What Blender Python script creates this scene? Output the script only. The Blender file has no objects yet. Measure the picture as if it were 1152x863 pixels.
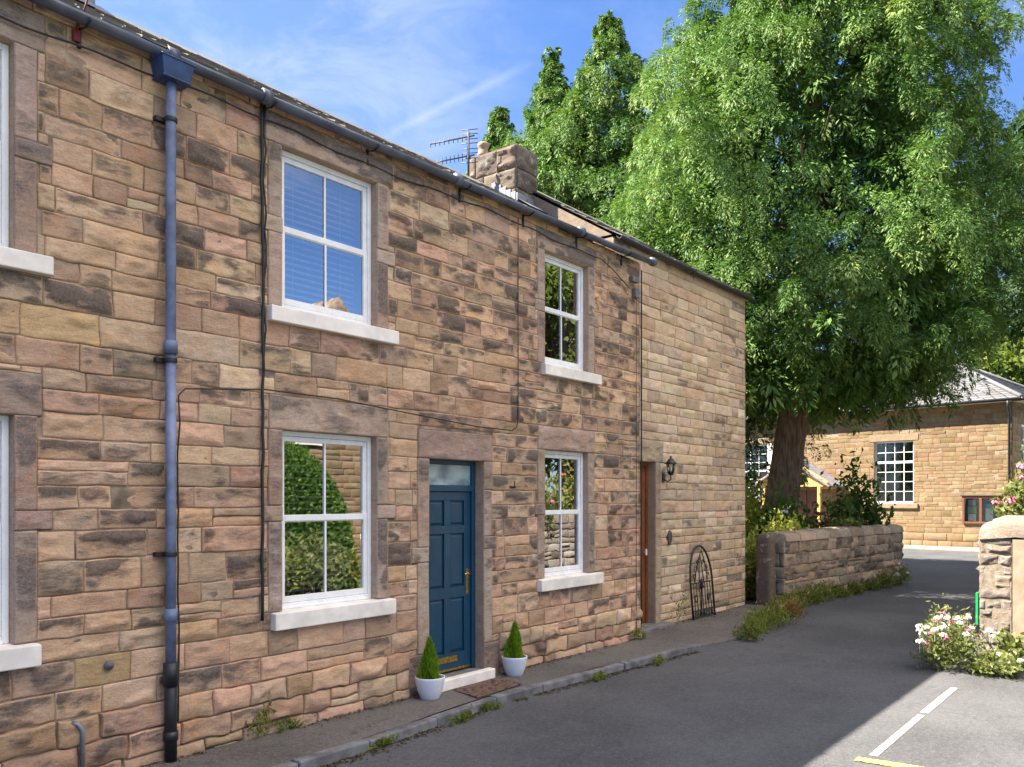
import bpy, math, random
import numpy as np
from math import radians as R, pi, sin, cos

# ------------------------------------------------------------------ camera, sky, sun, exposure
S = bpy.context.scene
COL = S.collection
cd = bpy.data.cameras.new('camera'); cam = bpy.data.objects.new('camera', cd); COL.objects.link(cam)
cam.location = (0, -6.2, 1.85); cam.rotation_euler = (R(90), 0, R(-51.86))
cd.sensor_width = 36; cd.lens = 950 / 1152 * 36; cd.shift_y = (561 - 431.5) / 1152
cd.clip_start = .05; cd.clip_end = 3000
S.camera = cam

SUN = np.array([-.50, .67, 1.0]); SUN /= np.linalg.norm(SUN)
EL = math.asin(SUN[2]); AZ = math.atan2(SUN[0], SUN[1])
W = bpy.data.worlds.new('World'); S.world = W; W.use_nodes = True
nt = W.node_tree; N = nt.nodes; N.clear()
out = N.new('ShaderNodeOutputWorld'); bg = N.new('ShaderNodeBackground'); bg.inputs[1].default_value = .10
sky = N.new('ShaderNodeTexSky'); sky.sky_type = 'NISHITA'; sky.sun_disc = False
sky.sun_elevation = EL; sky.sun_rotation = AZ % (2 * pi); sky.altitude = 100; sky.air_density = 1.15; sky.dust_density = .35; sky.ozone_density = 2.2
tc = N.new('ShaderNodeTexCoord')
# thin wispy cirrus and one fading contrail, fixed to the sky's own directions
mp = N.new('ShaderNodeMapping'); mp.inputs['Scale'].default_value = (1.2, 2.6, 5.0); mp.inputs['Rotation'].default_value = (.2, .1, .5)
nz = N.new('ShaderNodeTexNoise'); nz.inputs['Scale'].default_value = 1.7; nz.inputs['Detail'].default_value = 8; nz.inputs['Roughness'].default_value = .6; nz.inputs['Distortion'].default_value = .5
rp = N.new('ShaderNodeMapRange'); rp.inputs[1].default_value = .47; rp.inputs[2].default_value = .85; rp.inputs[3].default_value = 0; rp.inputs[4].default_value = .38
nt.links.new(tc.outputs['Generated'], mp.inputs[0]); nt.links.new(mp.outputs[0], nz.inputs['Vector']); nt.links.new(nz.outputs[0], rp.inputs[0])


def sky_dir(px, py):
    u = (px - 576) / 950; v = (561 - py) / 950
    d = np.array([.7865 + .6176 * u, .6176 - .7865 * u, v]); return d / np.linalg.norm(d)


a_, b_ = sky_dir(425, 157), sky_dir(590, 75)
n_ = np.cross(a_, b_); n_ /= np.linalg.norm(n_); m_ = a_ + b_; m_ /= np.linalg.norm(m_)


def wnode(op, a, b=None):
    k = N.new('ShaderNodeMath'); k.operation = op; k.use_clamp = False
    for i, x in enumerate((a, b)):
        if x is None: continue
        if isinstance(x, (int, float)): k.inputs[i].default_value = x
        else: nt.links.new(x, k.inputs[i])
    return k.outputs[0]


def wdot(v):
    k = N.new('ShaderNodeVectorMath'); k.operation = 'DOT_PRODUCT'; k.inputs[1].default_value = tuple(v)
    nt.links.new(tc.outputs['Generated'], k.inputs[0]); return k.outputs['Value']


nz2 = N.new('ShaderNodeTexNoise'); nz2.inputs['Scale'].default_value = 60; nz2.inputs['Detail'].default_value = 5
nt.links.new(tc.outputs['Generated'], nz2.inputs['Vector'])
dist = wnode('ABSOLUTE', wnode('ADD', wdot(n_), wnode('MULTIPLY', wnode('SUBTRACT', nz2.outputs[0], .5), .006)))
r1 = N.new('ShaderNodeMapRange'); r1.inputs[1].default_value = .0; r1.inputs[2].default_value = .0065; r1.inputs[3].default_value = .30; r1.inputs[4].default_value = 0
nt.links.new(dist, r1.inputs[0])
r2 = N.new('ShaderNodeMapRange'); r2.inputs[1].default_value = math.cos(.105); r2.inputs[2].default_value = math.cos(.03); r2.inputs[3].default_value = 0; r2.inputs[4].default_value = 1
nt.links.new(wdot(m_), r2.inputs[0])
trail = wnode('MULTIPLY', r1.outputs[0], r2.outputs[0])
nz3 = N.new('ShaderNodeTexNoise'); nz3.inputs['Scale'].default_value = 5.5; nz3.inputs['Detail'].default_value = 9; nz3.inputs['Roughness'].default_value = .62; nz3.inputs['Distortion'].default_value = .7
mp3 = N.new('ShaderNodeMapping'); mp3.inputs['Scale'].default_value = (1, 1.6, 3.2); mp3.inputs['Rotation'].default_value = (.5, .3, .2); nt.links.new(tc.outputs['Generated'], mp3.inputs[0]); nt.links.new(mp3.outputs[0], nz3.inputs['Vector'])
r4 = N.new('ShaderNodeMapRange'); r4.interpolation_type = 'SMOOTHSTEP'; r4.inputs[1].default_value = .935; r4.inputs[2].default_value = 1.0; r4.inputs[3].default_value = 0; r4.inputs[4].default_value = .62
nt.links.new(wdot(sky_dir(270, 120)), r4.inputs[0])
r5 = N.new('ShaderNodeMapRange'); r5.interpolation_type = 'SMOOTHSTEP'; r5.inputs[1].default_value = .34; r5.inputs[2].default_value = .66; r5.inputs[3].default_value = .25; r5.inputs[4].default_value = 1
nt.links.new(nz3.outputs[0], r5.inputs[0])
cl = wnode('ADD', wnode('MAXIMUM', rp.outputs[0], wnode('MULTIPLY', r4.outputs[0], r5.outputs[0])), trail)
mx = N.new('ShaderNodeMix'); mx.data_type = 'RGBA'; mx.inputs[7].default_value = (1.5, 1.75, 2.1, 1)
nt.links.new(cl, mx.inputs[0]); tn = N.new('ShaderNodeMix'); tn.data_type = 'RGBA'; tn.blend_type = 'MULTIPLY'; tn.inputs[0].default_value = 1; tn.inputs[7].default_value = (.275, .355, .505, 1); nt.links.new(sky.outputs[0], tn.inputs[6]); nt.links.new(tn.outputs[2], mx.inputs[6]); 
# added bright cloud out of view behind the camera, fill light for the facade
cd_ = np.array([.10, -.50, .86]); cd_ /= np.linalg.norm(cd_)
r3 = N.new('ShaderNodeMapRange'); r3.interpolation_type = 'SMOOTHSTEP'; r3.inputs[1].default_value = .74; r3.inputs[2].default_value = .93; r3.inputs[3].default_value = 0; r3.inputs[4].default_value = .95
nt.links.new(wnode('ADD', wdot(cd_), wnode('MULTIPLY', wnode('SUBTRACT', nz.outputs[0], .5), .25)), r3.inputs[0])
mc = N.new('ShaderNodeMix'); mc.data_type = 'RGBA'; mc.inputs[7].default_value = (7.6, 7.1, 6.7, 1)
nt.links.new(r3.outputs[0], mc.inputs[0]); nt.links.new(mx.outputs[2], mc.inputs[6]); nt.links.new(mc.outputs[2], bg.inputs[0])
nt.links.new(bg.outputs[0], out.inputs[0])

sl = bpy.data.lights.new('sun', 'SUN'); sl.energy = 4.4; sl.angle = R(.5); sl.color = (1, .93, .82)
so = bpy.data.objects.new('sun', sl); COL.objects.link(so)
from mathutils import Vector
so.rotation_euler = Vector(SUN).to_track_quat('Z', 'Y').to_euler(); so.location = (-20, 25, 40)
vs = S.view_settings; vs.view_transform = 'Standard'; vs.look = 'None'; vs.gamma = 1; vs.use_curve_mapping = False
vs.exposure = 2.34
S.cycles.max_bounces = 8; S.cycles.transparent_max_bounces = 12; S.cycles.use_denoising = True

rng = np.random.default_rng(7)
random.seed(7)

# ------------------------------------------------------------------ noise
def _hash(ix, iy, iz, seed):
    h = (ix.astype(np.int64) * 374761393 + iy.astype(np.int64) * 668265263 + iz.astype(np.int64) * 2147483647 + seed * 974711) & 0xffffffff
    h = ((h ^ (h >> 13)) * 1274126177) & 0xffffffff
    h = ((h ^ (h >> 16)) * 2246822519) & 0xffffffff
    return ((h ^ (h >> 15)) & 0xffffff) / float(0xffffff)


def vnoise(x, y, z=None, seed=0):
    x = np.asarray(x, float); y = np.asarray(y, float); z = np.zeros_like(x) if z is None else np.asarray(z, float) + np.zeros_like(x)
    ix, iy, iz = np.floor(x), np.floor(y), np.floor(z); fx, fy, fz = x - ix, y - iy, z - iz
    fx = fx * fx * (3 - 2 * fx); fy = fy * fy * (3 - 2 * fy); fz = fz * fz * (3 - 2 * fz)
    r = 0
    for a in (0, 1):
        for b in (0, 1):
            for c in (0, 1):
                r = r + _hash(ix + a, iy + b, iz + c, seed) * (fx if a else 1 - fx) * (fy if b else 1 - fy) * (fz if c else 1 - fz)
    return r


def fbm(x, y, z=None, seed=0, o=4):
    r = 0; a = .5; t = 0
    z = np.zeros_like(np.asarray(x, float)) if z is None else z
    for i in range(o):
        r = r + a * vnoise(np.asarray(x) * 2 ** i, np.asarray(y) * 2 ** i, np.asarray(z) * 2 ** i, seed + i); t += a; a *= .5
    return r / t


def sstep(a, b, x):
    t = np.clip((x - a) / (b - a), 0, 1); return t * t * (3 - 2 * t)


# ------------------------------------------------------------------ materials
def newmat(name):
    m = bpy.data.materials.new(name); m.use_nodes = True
    return m, m.node_tree, m.node_tree.nodes['Principled BSDF']


def nd(t, kind, **kw):
    n = t.nodes.new(kind)
    for k, v in kw.items(): setattr(n, k, v)
    return n


def noise(t, scale, detail=4, rough=.55, dist=0, coord='Object', stretch=None):
    c = nd(t, 'ShaderNodeTexCoord'); n = nd(t, 'ShaderNodeTexNoise')
    n.inputs['Scale'].default_value = scale; n.inputs['Detail'].default_value = detail; n.inputs['Roughness'].default_value = rough; n.inputs['Distortion'].default_value = dist
    src = c.outputs[coord]
    if stretch:
        m = nd(t, 'ShaderNodeMapping'); m.inputs['Scale'].default_value = stretch; t.links.new(src, m.inputs[0]); src = m.outputs[0]
    t.links.new(src, n.inputs['Vector']); return n.outputs[0]


def ramp(t, fac, a, b, lo=0., hi=1.):
    r = nd(t, 'ShaderNodeMapRange'); r.interpolation_type = 'SMOOTHSTEP'
    r.inputs[1].default_value = a; r.inputs[2].default_value = b; r.inputs[3].default_value = lo; r.inputs[4].default_value = hi
    t.links.new(fac, r.inputs[0]); return r.outputs[0]


def mixc(t, fac, a, b, mode='MIX'):
    m = nd(t, 'ShaderNodeMix', data_type='RGBA', blend_type=mode)
    for i, x in ((0, fac), (6, a), (7, b)):
        if isinstance(x, (int, float)): m.inputs[i].default_value = x
        elif isinstance(x, tuple): m.inputs[i].default_value = (*x, 1)
        else: t.links.new(x, m.inputs[i])
    return m.outputs[2]


def math_(t, op, a, b=0.):
    m = nd(t, 'ShaderNodeMath', operation=op)
    for i, x in enumerate((a, b)):
        if isinstance(x, (int, float)): m.inputs[i].default_value = x
        else: t.links.new(x, m.inputs[i])
    return m.outputs[0]


def bump(t, p, h, strength=.4, dist=.01):
    b = nd(t, 'ShaderNodeBump'); b.inputs['Strength'].default_value = strength; b.inputs['Distance'].default_value = dist
    t.links.new(h, b.inputs['Height']); t.links.new(b.outputs[0], p.inputs['Normal'])


def simple(name, col, rough=.6, var=.25, scale=8., metal=0., bmp=.0, bscale=60., spec=.5):
    m, t, p = newmat(name)
    a = tuple(c * (1 - var) for c in col); b = tuple(min(1, c * (1 + var)) for c in col)
    t.links.new(mixc(t, ramp(t, noise(t, scale, 5), .3, .7), a, b), p.inputs['Base Color'])
    p.inputs['Metallic'].default_value = metal; p.inputs['Specular IOR Level'].default_value = spec
    t.links.new(ramp(t, noise(t, scale * 3, 3), .3, .7, max(.02, rough - .1), min(1, rough + .1)), p.inputs['Roughness'])
    if bmp: bump(t, p, noise(t, bscale, 4), bmp, .004)
    return m


def attr(t, name, out='Color'):
    a = nd(t, 'ShaderNodeAttribute', attribute_name=name); return a.outputs[out]


def stone_material(name, sootcol=(.058, .048, .041), moss=.0, bscale=38., bstr=.8, lichen=.0):
    m, t, p = newmat(name)
    c = attr(t, 'col')
    n1 = noise(t, 7, 6, .65); n2 = noise(t, 55, 5, .7)
    c = mixc(t, ramp(t, n1, .28, .72, .0, .6), c, mixc(t, 1., c, (.76, .66, .60), 'MULTIPLY'))
    c = mixc(t, ramp(t, noise(t, 4.3, 5, .6), .50, .72, 0, .55), c, mixc(t, 1., c, (1.13, .97, .76), 'MULTIPLY'))
    c = mixc(t, ramp(t, noise(t, 5.7, 5, .6, coord='Generated', stretch=(7, 7, 9)), .52, .72, 0, .5), c, mixc(t, 1., c, (1.18, 1.22, 1.28), 'MULTIPLY'))
    c = mixc(t, ramp(t, n2, .38, .72, 0, .45), c, mixc(t, 1., c, (1.45, 1.4, 1.33), 'MULTIPLY'))
    bed = noise(t, 16, 6, .7, .6, stretch=(.55, .55, 3.2))
    c = mixc(t, ramp(t, bed, .50, .70, 0, .55), c, mixc(t, 1., c, (.62, .53, .48), 'MULTIPLY'))
    c = mixc(t, ramp(t, noise(t, .9, 6, .65, .4), .40, .70, 0, .45), c, mixc(t, 1., c, (.60, .54, .49), 'MULTIPLY'))
    s = attr(t, 'soot', 'Fac')
    k = math_(t, 'ADD', s, math_(t, 'MULTIPLY', math_(t, 'SUBTRACT', noise(t, 10, 9, .75, .7, stretch=(.55, .55, 2.3)), .5), 1.5))
    sc = mixc(t, ramp(t, n2, .3, .7), sootcol, tuple(x * 2.4 for x in sootcol))
    c = mixc(t, ramp(t, k, .20, .80, 0, .86), c, sc)
    if lichen: c = mixc(t, ramp(t, noise(t, 7, 8, .7, .4), .56, .68, 0, lichen), c, (.52, .50, .45))
    if moss: c = mixc(t, ramp(t, noise(t, 3.5, 6, .65), .52, .72, 0, moss), c, (.10, .10, .035))
    t.links.new(c, p.inputs['Base Color']); p.inputs['Roughness'].default_value = .92; p.inputs['Specular IOR Level'].default_value = .25
    h = math_(t, 'ADD', math_(t, 'ADD', math_(t, 'MULTIPLY', noise(t, bscale, 8, .65), .7), math_(t, 'MULTIPLY', noise(t, 15, 7, .7, .6, stretch=(.7, .7, 1.8)), 1.3)), math_(t, 'MULTIPLY', noise(t, bscale * 4, 4, .6), .35))
    bump(t, p, h, bstr, .014)
    return m


def leaf_material(name, c1, c2, c3, trans=.35, rough=.55):
    m, t, p = newmat(name)
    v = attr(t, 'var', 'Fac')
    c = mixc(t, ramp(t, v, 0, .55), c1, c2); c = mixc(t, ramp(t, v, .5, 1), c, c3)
    c = mixc(t, ramp(t, noise(t, 1.3, 3), .35, .65, 0, .35), c, mixc(t, 1., c, (.75, .9, .8), 'MULTIPLY'))
    t.links.new(c, p.inputs['Base Color']); p.inputs['Roughness'].default_value = rough; p.inputs['Specular IOR Level'].default_value = .14
    tr = nd(t, 'ShaderNodeBsdfTranslucent'); t.links.new(mixc(t, 1., c, (1.3, 1.35, .7), 'MULTIPLY'), tr.inputs[0])
    ms = nd(t, 'ShaderNodeMixShader'); ms.inputs[0].default_value = trans
    o = t.nodes['Material Output']; t.links.new(p.outputs[0], ms.inputs[1]); t.links.new(tr.outputs[0], ms.inputs[2]); t.links.new(ms.outputs[0], o.inputs[0])
    return m


M = {}
M['stone'] = stone_material('weathered_sandstone')
M['stone_pale'] = stone_material('pale_sandstone', sootcol=(.09, .075, .062), bstr=.4)
M['stone_dressed'] = stone_material('tooled_sandstone', bscale=70., bstr=.9, sootcol=(.10, .08, .07))
M['stone_hall'] = stone_material('golden_sandstone', bscale=20, bstr=.5, sootcol=(.12, .09, .055))
M['stone_garden'] = stone_material('lichened_gritstone', moss=.22, lichen=.6, sootcol=(.05, .045, .035), bstr=.8)
M['stone_rubble'] = stone_material('rubble_gritstone', moss=.1, lichen=.5, bstr=.9, sootcol=(.09, .075, .065))
M['mortar'] = simple('lime_mortar', (.27, .195, .135), .95, .6, 5, bmp=.6, bscale=90)
M['mortar_pale'] = simple('pale_mortar', (.25, .20, .14), .95, .3, 14, bmp=.6, bscale=90)
M['white'] = simple('white_window_plastic', (.80, .79, .77), .32, .06, 6)
M['cream'] = simple('cream_masonry_paint', (.78, .71, .63), .8, .13, 5, bmp=.25, bscale=80)
M['hall_dressed'] = simple('hall_dressed_stone', (.235, .172, .105), .9, .12, 5, bmp=.3)
M['door_blue'] = simple('petrol_blue_door_paint', (.005, .044, .088), .38, .12, 3, bmp=.05, bscale=30)
M['brass'] = simple('brass', (.75, .50, .13), .22, .1, 10, metal=1.)
M['pipe_blue'] = simple('lavender_blue_pipe_paint', (.145, .17, .265), .6, .35, 6, bmp=.1, bscale=40)
M['hopper_blue'] = simple('navy_hopper_paint', (.022, .048, .135), .5, .3, 9, bmp=.1, bscale=40)
M['black_iron'] = simple('black_iron', (.014, .014, .016), .5, .3, 10, bmp=.2, bscale=70)
M['gutter'] = simple('worn_grey_gutter', (.085, .095, .125), .42, .35, 3.5, bmp=.1, bscale=30)
M['dark_gutter'] = simple('dark_gutter', (.03, .032, .035), .5, .3, 6)
M['cable'] = simple('black_cable', (.018, .016, .015), .6, .2, 10)
M['slate'] = None
M['lead'] = simple('lead_flashing', (.20, .21, .23), .55, .2, 6, metal=.3, bmp=.2, bscale=12)
M['wood_brown'] = simple('varnished_brown_timber', (.20, .062, .018), .42, .25, 7, bmp=.1, bscale=30)
M['wood_yellow'] = simple('honey_timber', (.60, .37, .11), .55, .12, 5)
M['wood_red'] = simple('red_brown_timber', (.15, .05, .027), .5, .15, 6)
M['pot_white'] = simple('white_glazed_pot', (.70, .70, .74), .35, .05, 5)
M['soil'] = simple('dark_soil', (.045, .028, .018), .95, .5, 60, bmp=1., bscale=60)
M['bark'] = None
M['terracotta'] = simple('buff_chimney_pot', (.25, .17, .11), .8, .2, 8)
M['paint_white'] = None
M['blind'] = simple('pale_blind_slat', (.50, .50, .53), .6, .05, 3)
M['curtain'] = simple('grey_curtain', (.13, .125, .13), .9, .2, 6)
M['dark_room'] = simple('dark_room_shade', (.10, .09, .08), .9, .2, 3)


def glass_mat(name, fac, tint=(.8, .84, .86)):
    m = bpy.data.materials.new(name); m.use_nodes = True; t = m.node_tree; t.nodes.remove(t.nodes['Principled BSDF'])
    g = nd(t, 'ShaderNodeBsdfGlossy'); g.inputs['Roughness'].default_value = .0; g.inputs[0].default_value = (.93, .95, 1, 1)
    tr = nd(t, 'ShaderNodeBsdfTransparent'); tr.inputs[0].default_value = (*tint, 1)
    ms = nd(t, 'ShaderNodeMixShader')
    lw = nd(t, 'ShaderNodeFresnel'); lw.inputs[0].default_value = 1.5
    t.links.new(ramp(t, lw.outputs[0], .0, .6, fac, 1), ms.inputs[0])
    b = nd(t, 'ShaderNodeBump'); b.inputs['Strength'].default_value = .05; b.inputs['Distance'].default_value = .01
    t.links.new(noise(t, 2.2, 1), b.inputs['Height']); t.links.new(b.outputs[0], g.inputs['Normal'])
    t.links.new(tr.outputs[0], ms.inputs[1]); t.links.new(g.outputs[0], ms.inputs[2]); t.links.new(ms.outputs[0], t.nodes['Material Output'].inputs[0])
    return m


M['glass'] = glass_mat('double_glazing', .36)
M['glass_hall'] = glass_mat('old_glass', .05, (.6, .65, .62))


def slate_mat(name, a, b, moss):
    m, t, p = newmat(name)
    c = mixc(t, attr(t, 'var', 'Fac'), a, b)
    c = mixc(t, ramp(t, noise(t, 12, 6, .7), .45, .75, 0, .5), c, (.20, .18, .14))
    c = mixc(t, ramp(t, noise(t, 3, 6, .7), .55, .75, 0, moss), c, (.07, .075, .025))
    t.links.new(c, p.inputs['Base Color']); p.inputs['Roughness'].default_value = .75
    bump(t, p, noise(t, 40, 5), .4, .006); return m


M['slate'] = slate_mat('stone_roof_slate', (.085, .075, .068), (.17, .15, .13), .3)
M['slate_hall'] = slate_mat('grey_roof_slate', (.085, .082, .09), (.135, .13, .14), .05)


def bark_mat():
    m, t, p = newmat('grey_brown_bark')
    n = noise(t, 5, 7, .65, .3, stretch=(3.2, 3.2, .45))
    c = mixc(t, ramp(t, n, .35, .65), (.13, .075, .05), (.31, .20, .145))
    t.links.new(c, p.inputs['Base Color']); p.inputs['Roughness'].default_value = .9
    bump(t, p, n, 1., .06); return m


M['bark'] = bark_mat()


def asphalt_mat(name, col, patch, pebble=.5):
    m, t, p = newmat(name)
    big = noise(t, .55, 6, .6, .3, coord='Object'); mid = noise(t, 5, 6, .7); fine = math_(t, 'ADD', math_(t, 'MULTIPLY', noise(t, 75, 3, .8), .6), math_(t, 'MULTIPLY', noise(t, 26, 4, .8), .4)); streak = noise(t, 1.3, 5, .6, .2, stretch=(.18, 1.6, 1))
    c = mixc(t, ramp(t, big, .3, .7), tuple(x * .74 for x in col), tuple(x * 1.28 for x in col))
    c = mixc(t, ramp(t, streak, .42, .7, 0, .35), c, tuple(x * 1.3 for x in col))
    c = mixc(t, ramp(t, mid, .5, .72, 0, .5), c, patch)
    c = mixc(t, ramp(t, fine, .49, .60, 0, pebble), c, tuple(min(1, x * 2.3) for x in col))
    c = mixc(t, ramp(t, fine, .36, .47, .7, 0), c, tuple(x * .4 for x in col))
    # hairline cracks
    v = nd(t, 'ShaderNodeTexVoronoi', feature='DISTANCE_TO_EDGE'); v.inputs['Scale'].default_value = .55
    cc = nd(t, 'ShaderNodeTexCoord'); dn = nd(t, 'ShaderNodeTexNoise'); dn.inputs['Scale'].default_value = 2.5; dn.inputs['Detail'].default_value = 6
    t.links.new(cc.outputs['Object'], dn.inputs['Vector'])
    av = nd(t, 'ShaderNodeVectorMath', operation='MULTIPLY_ADD'); av.inputs[1].default_value = (.9, .9, .9)
    t.links.new(dn.outputs['Color'], av.inputs[0]); t.links.new(cc.outputs['Object'], av.inputs[2]); t.links.new(av.outputs[0], v.inputs['Vector'])
    c = mixc(t, math_(t, 'MULTIPLY', ramp(t, v.outputs[0], 0, .006, .55, 0), ramp(t, big, .45, .6)), c, tuple(x * .3 for x in col))
    t.links.new(c, p.inputs['Base Color']); p.inputs['Roughness'].default_value = .88; p.inputs['Specular IOR Level'].default_value = .3
    bump(t, p, math_(t, 'ADD', fine, math_(t, 'MULTIPLY', mid, .6)), .6, .008); return m


M['asphalt'] = asphalt_mat('worn_asphalt', (.074, .073, .074), (.048, .047, .047))
M['pavement'] = asphalt_mat('patched_pavement', (.105, .094, .084), (.04, .036, .033))
M['kerb'] = simple('grey_kerbstone', (.15, .145, .145), .85, .4, 5, bmp=.5, bscale=50)
M['earth'] = simple('garden_earth', (.075, .06, .03), .95, .45, 3, bmp=.8, bscale=14)
M['field'] = simple('rough_meadow', (.07, .085, .03), .95, .4, .6, bmp=.8, bscale=4)
M['flagstone'] = simple('pale_concrete_paving', (.22, .195, .16), .9, .2, 3, bmp=.4, bscale=50)


def worn_paint(name, col):
    m, t, p = newmat(name)
    n = noise(t, 26, 7, .7); c = mixc(t, ramp(t, n, .47, .57), col, (.12, .11, .105))
    t.links.new(c, p.inputs['Base Color']); p.inputs['Roughness'].default_value = .75; bump(t, p, noise(t, 160, 3), .4, .004); return m


M['paint_white'] = worn_paint('worn_white_line', (.40, .385, .36))
M['paint_yellow'] = worn_paint('worn_yellow_line', (.72, .52, .09))


def doormat_mat():
    m, t, p = newmat('brown_patterned_doormat')
    v = nd(t, 'ShaderNodeTexVoronoi'); v.inputs['Scale'].default_value = 17
    c_ = nd(t, 'ShaderNodeTexCoord'); t.links.new(c_.outputs['Object'], v.inputs['Vector'])
    c = mixc(t, ramp(t, v.outputs[0], .25, .45), (.035, .022, .02), (.17, .095, .06))
    t.links.new(c, p.inputs['Base Color']); p.inputs['Roughness'].default_value = .95
    bump(t, p, noise(t, 220, 3), 1., .01); return m


M['doormat'] = doormat_mat()

# foliage
M['cedar'] = leaf_material('cedar_sprays', (.042, .11, .038), (.11, .20, .048), (.27, .335, .09), .22)
M['cedar_blue'] = leaf_material('bluish_conifer_sprays', (.028, .062, .030), (.055, .105, .042), (.10, .16, .06), .30)
M['shrub_dark'] = leaf_material('dark_shrub_leaves', (.045, .095, .02), (.09, .165, .03), (.17, .25, .05), .35, .4)
M['shrub_yellow'] = leaf_material('yellow_green_leaves', (.20, .25, .04), (.42, .44, .09), (.58, .50, .16), .4)
M['shrub_red'] = leaf_material('rusty_leaves', (.12, .10, .03), (.26, .13, .05), (.40, .24, .09), .35)
M['weed'] = leaf_material('weed_leaves', (.08, .125, .022), (.19, .23, .045), (.40, .33, .12), .4)
M['valerian'] = leaf_material('valerian_leaves', (.09, .12, .035), (.19, .22, .075), (.36, .34, .16), .4)
M['pale_tree'] = leaf_material('pale_green_leaves', (.10, .14, .03), (.17, .21, .05), (.26, .29, .09), .4)
M['hedge'] = leaf_material('hedge_leaves', (.05, .10, .015), (.085, .16, .02), (.14, .22, .03), .3)
M['pot_plant'] = leaf_material('lime_conifer_sprays', (.10, .22, .014), (.20, .34, .022), (.36, .44, .06), .4)
M['fl_white'] = simple('white_petals', (.78, .76, .66), .7, .1, 20)
M['fl_pink'] = simple('pink_petals', (.62, .16, .26), .7, .25, 20)
M['fl_mauve'] = simple('mauve_petals', (.66, .58, .70), .7, .15, 20)
M['fl_coral'] = simple('coral_petals', (.70, .22, .13), .7, .25, 20)


# ------------------------------------------------------------------ objects, meshes
def tag(o, label=None, cat=None, group=None, kind=None):
    if label: o['label'] = label
    if cat: o['category'] = cat
    if group: o['group'] = group
    if kind: o['kind'] = kind
    return o


def empty(name, loc, label, cat, group=None, rz=0):
    o = bpy.data.objects.new(name, None); o.location = loc; o.rotation_euler = (0, 0, rz); COL.objects.link(o); o.empty_display_size = .2
    return tag(o, label, cat, group)


BASE = {}


def link(name, me, parent=None):
    o = bpy.data.objects.new(name, me); COL.objects.link(o)
    if parent is not None:
        o.parent = parent
    return o


def mesh_np(name, V, F, mats, parent=None, attrs=None, smooth=False, mi=None, off=None):
    """V (n,3) world coordinates, F (m,4) or list of such arrays (quads); parented meshes keep world coordinates."""
    V = np.asarray(V, float)
    F = np.asarray(F, np.int64)
    me = bpy.data.meshes.new(name)
    me.vertices.add(len(V)); me.loops.add(F.size); me.polygons.add(len(F))
    if off is not None: V = V - np.asarray(off)
    me.vertices.foreach_set('co', V.astype(np.float32).ravel())
    me.loops.foreach_set('vertex_index', F.astype(np.int32).ravel())
    k = F.shape[1]
    me.polygons.foreach_set('loop_start', np.arange(0, F.size, k, dtype=np.int32))
    me.polygons.foreach_set('loop_total', np.full(len(F), k, np.int32))
    if smooth is not False: me.polygons.foreach_set('use_smooth', np.ones(len(F), bool) if smooth is True else smooth)
    for m in (mats if isinstance(mats, (list, tuple)) else [mats]): me.materials.append(m)
    if mi is not None: me.polygons.foreach_set('material_index', np.asarray(mi, np.int32))
    for nme, (ty, arr) in (attrs or {}).items():
        a = me.attributes.new(nme, ty, 'POINT')
        a.data.foreach_set('color' if 'COLOR' in ty else 'value', np.asarray(arr, np.float32).ravel())
    me.update(calc_edges=True); me.validate()
    return link(name, me, parent)


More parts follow.
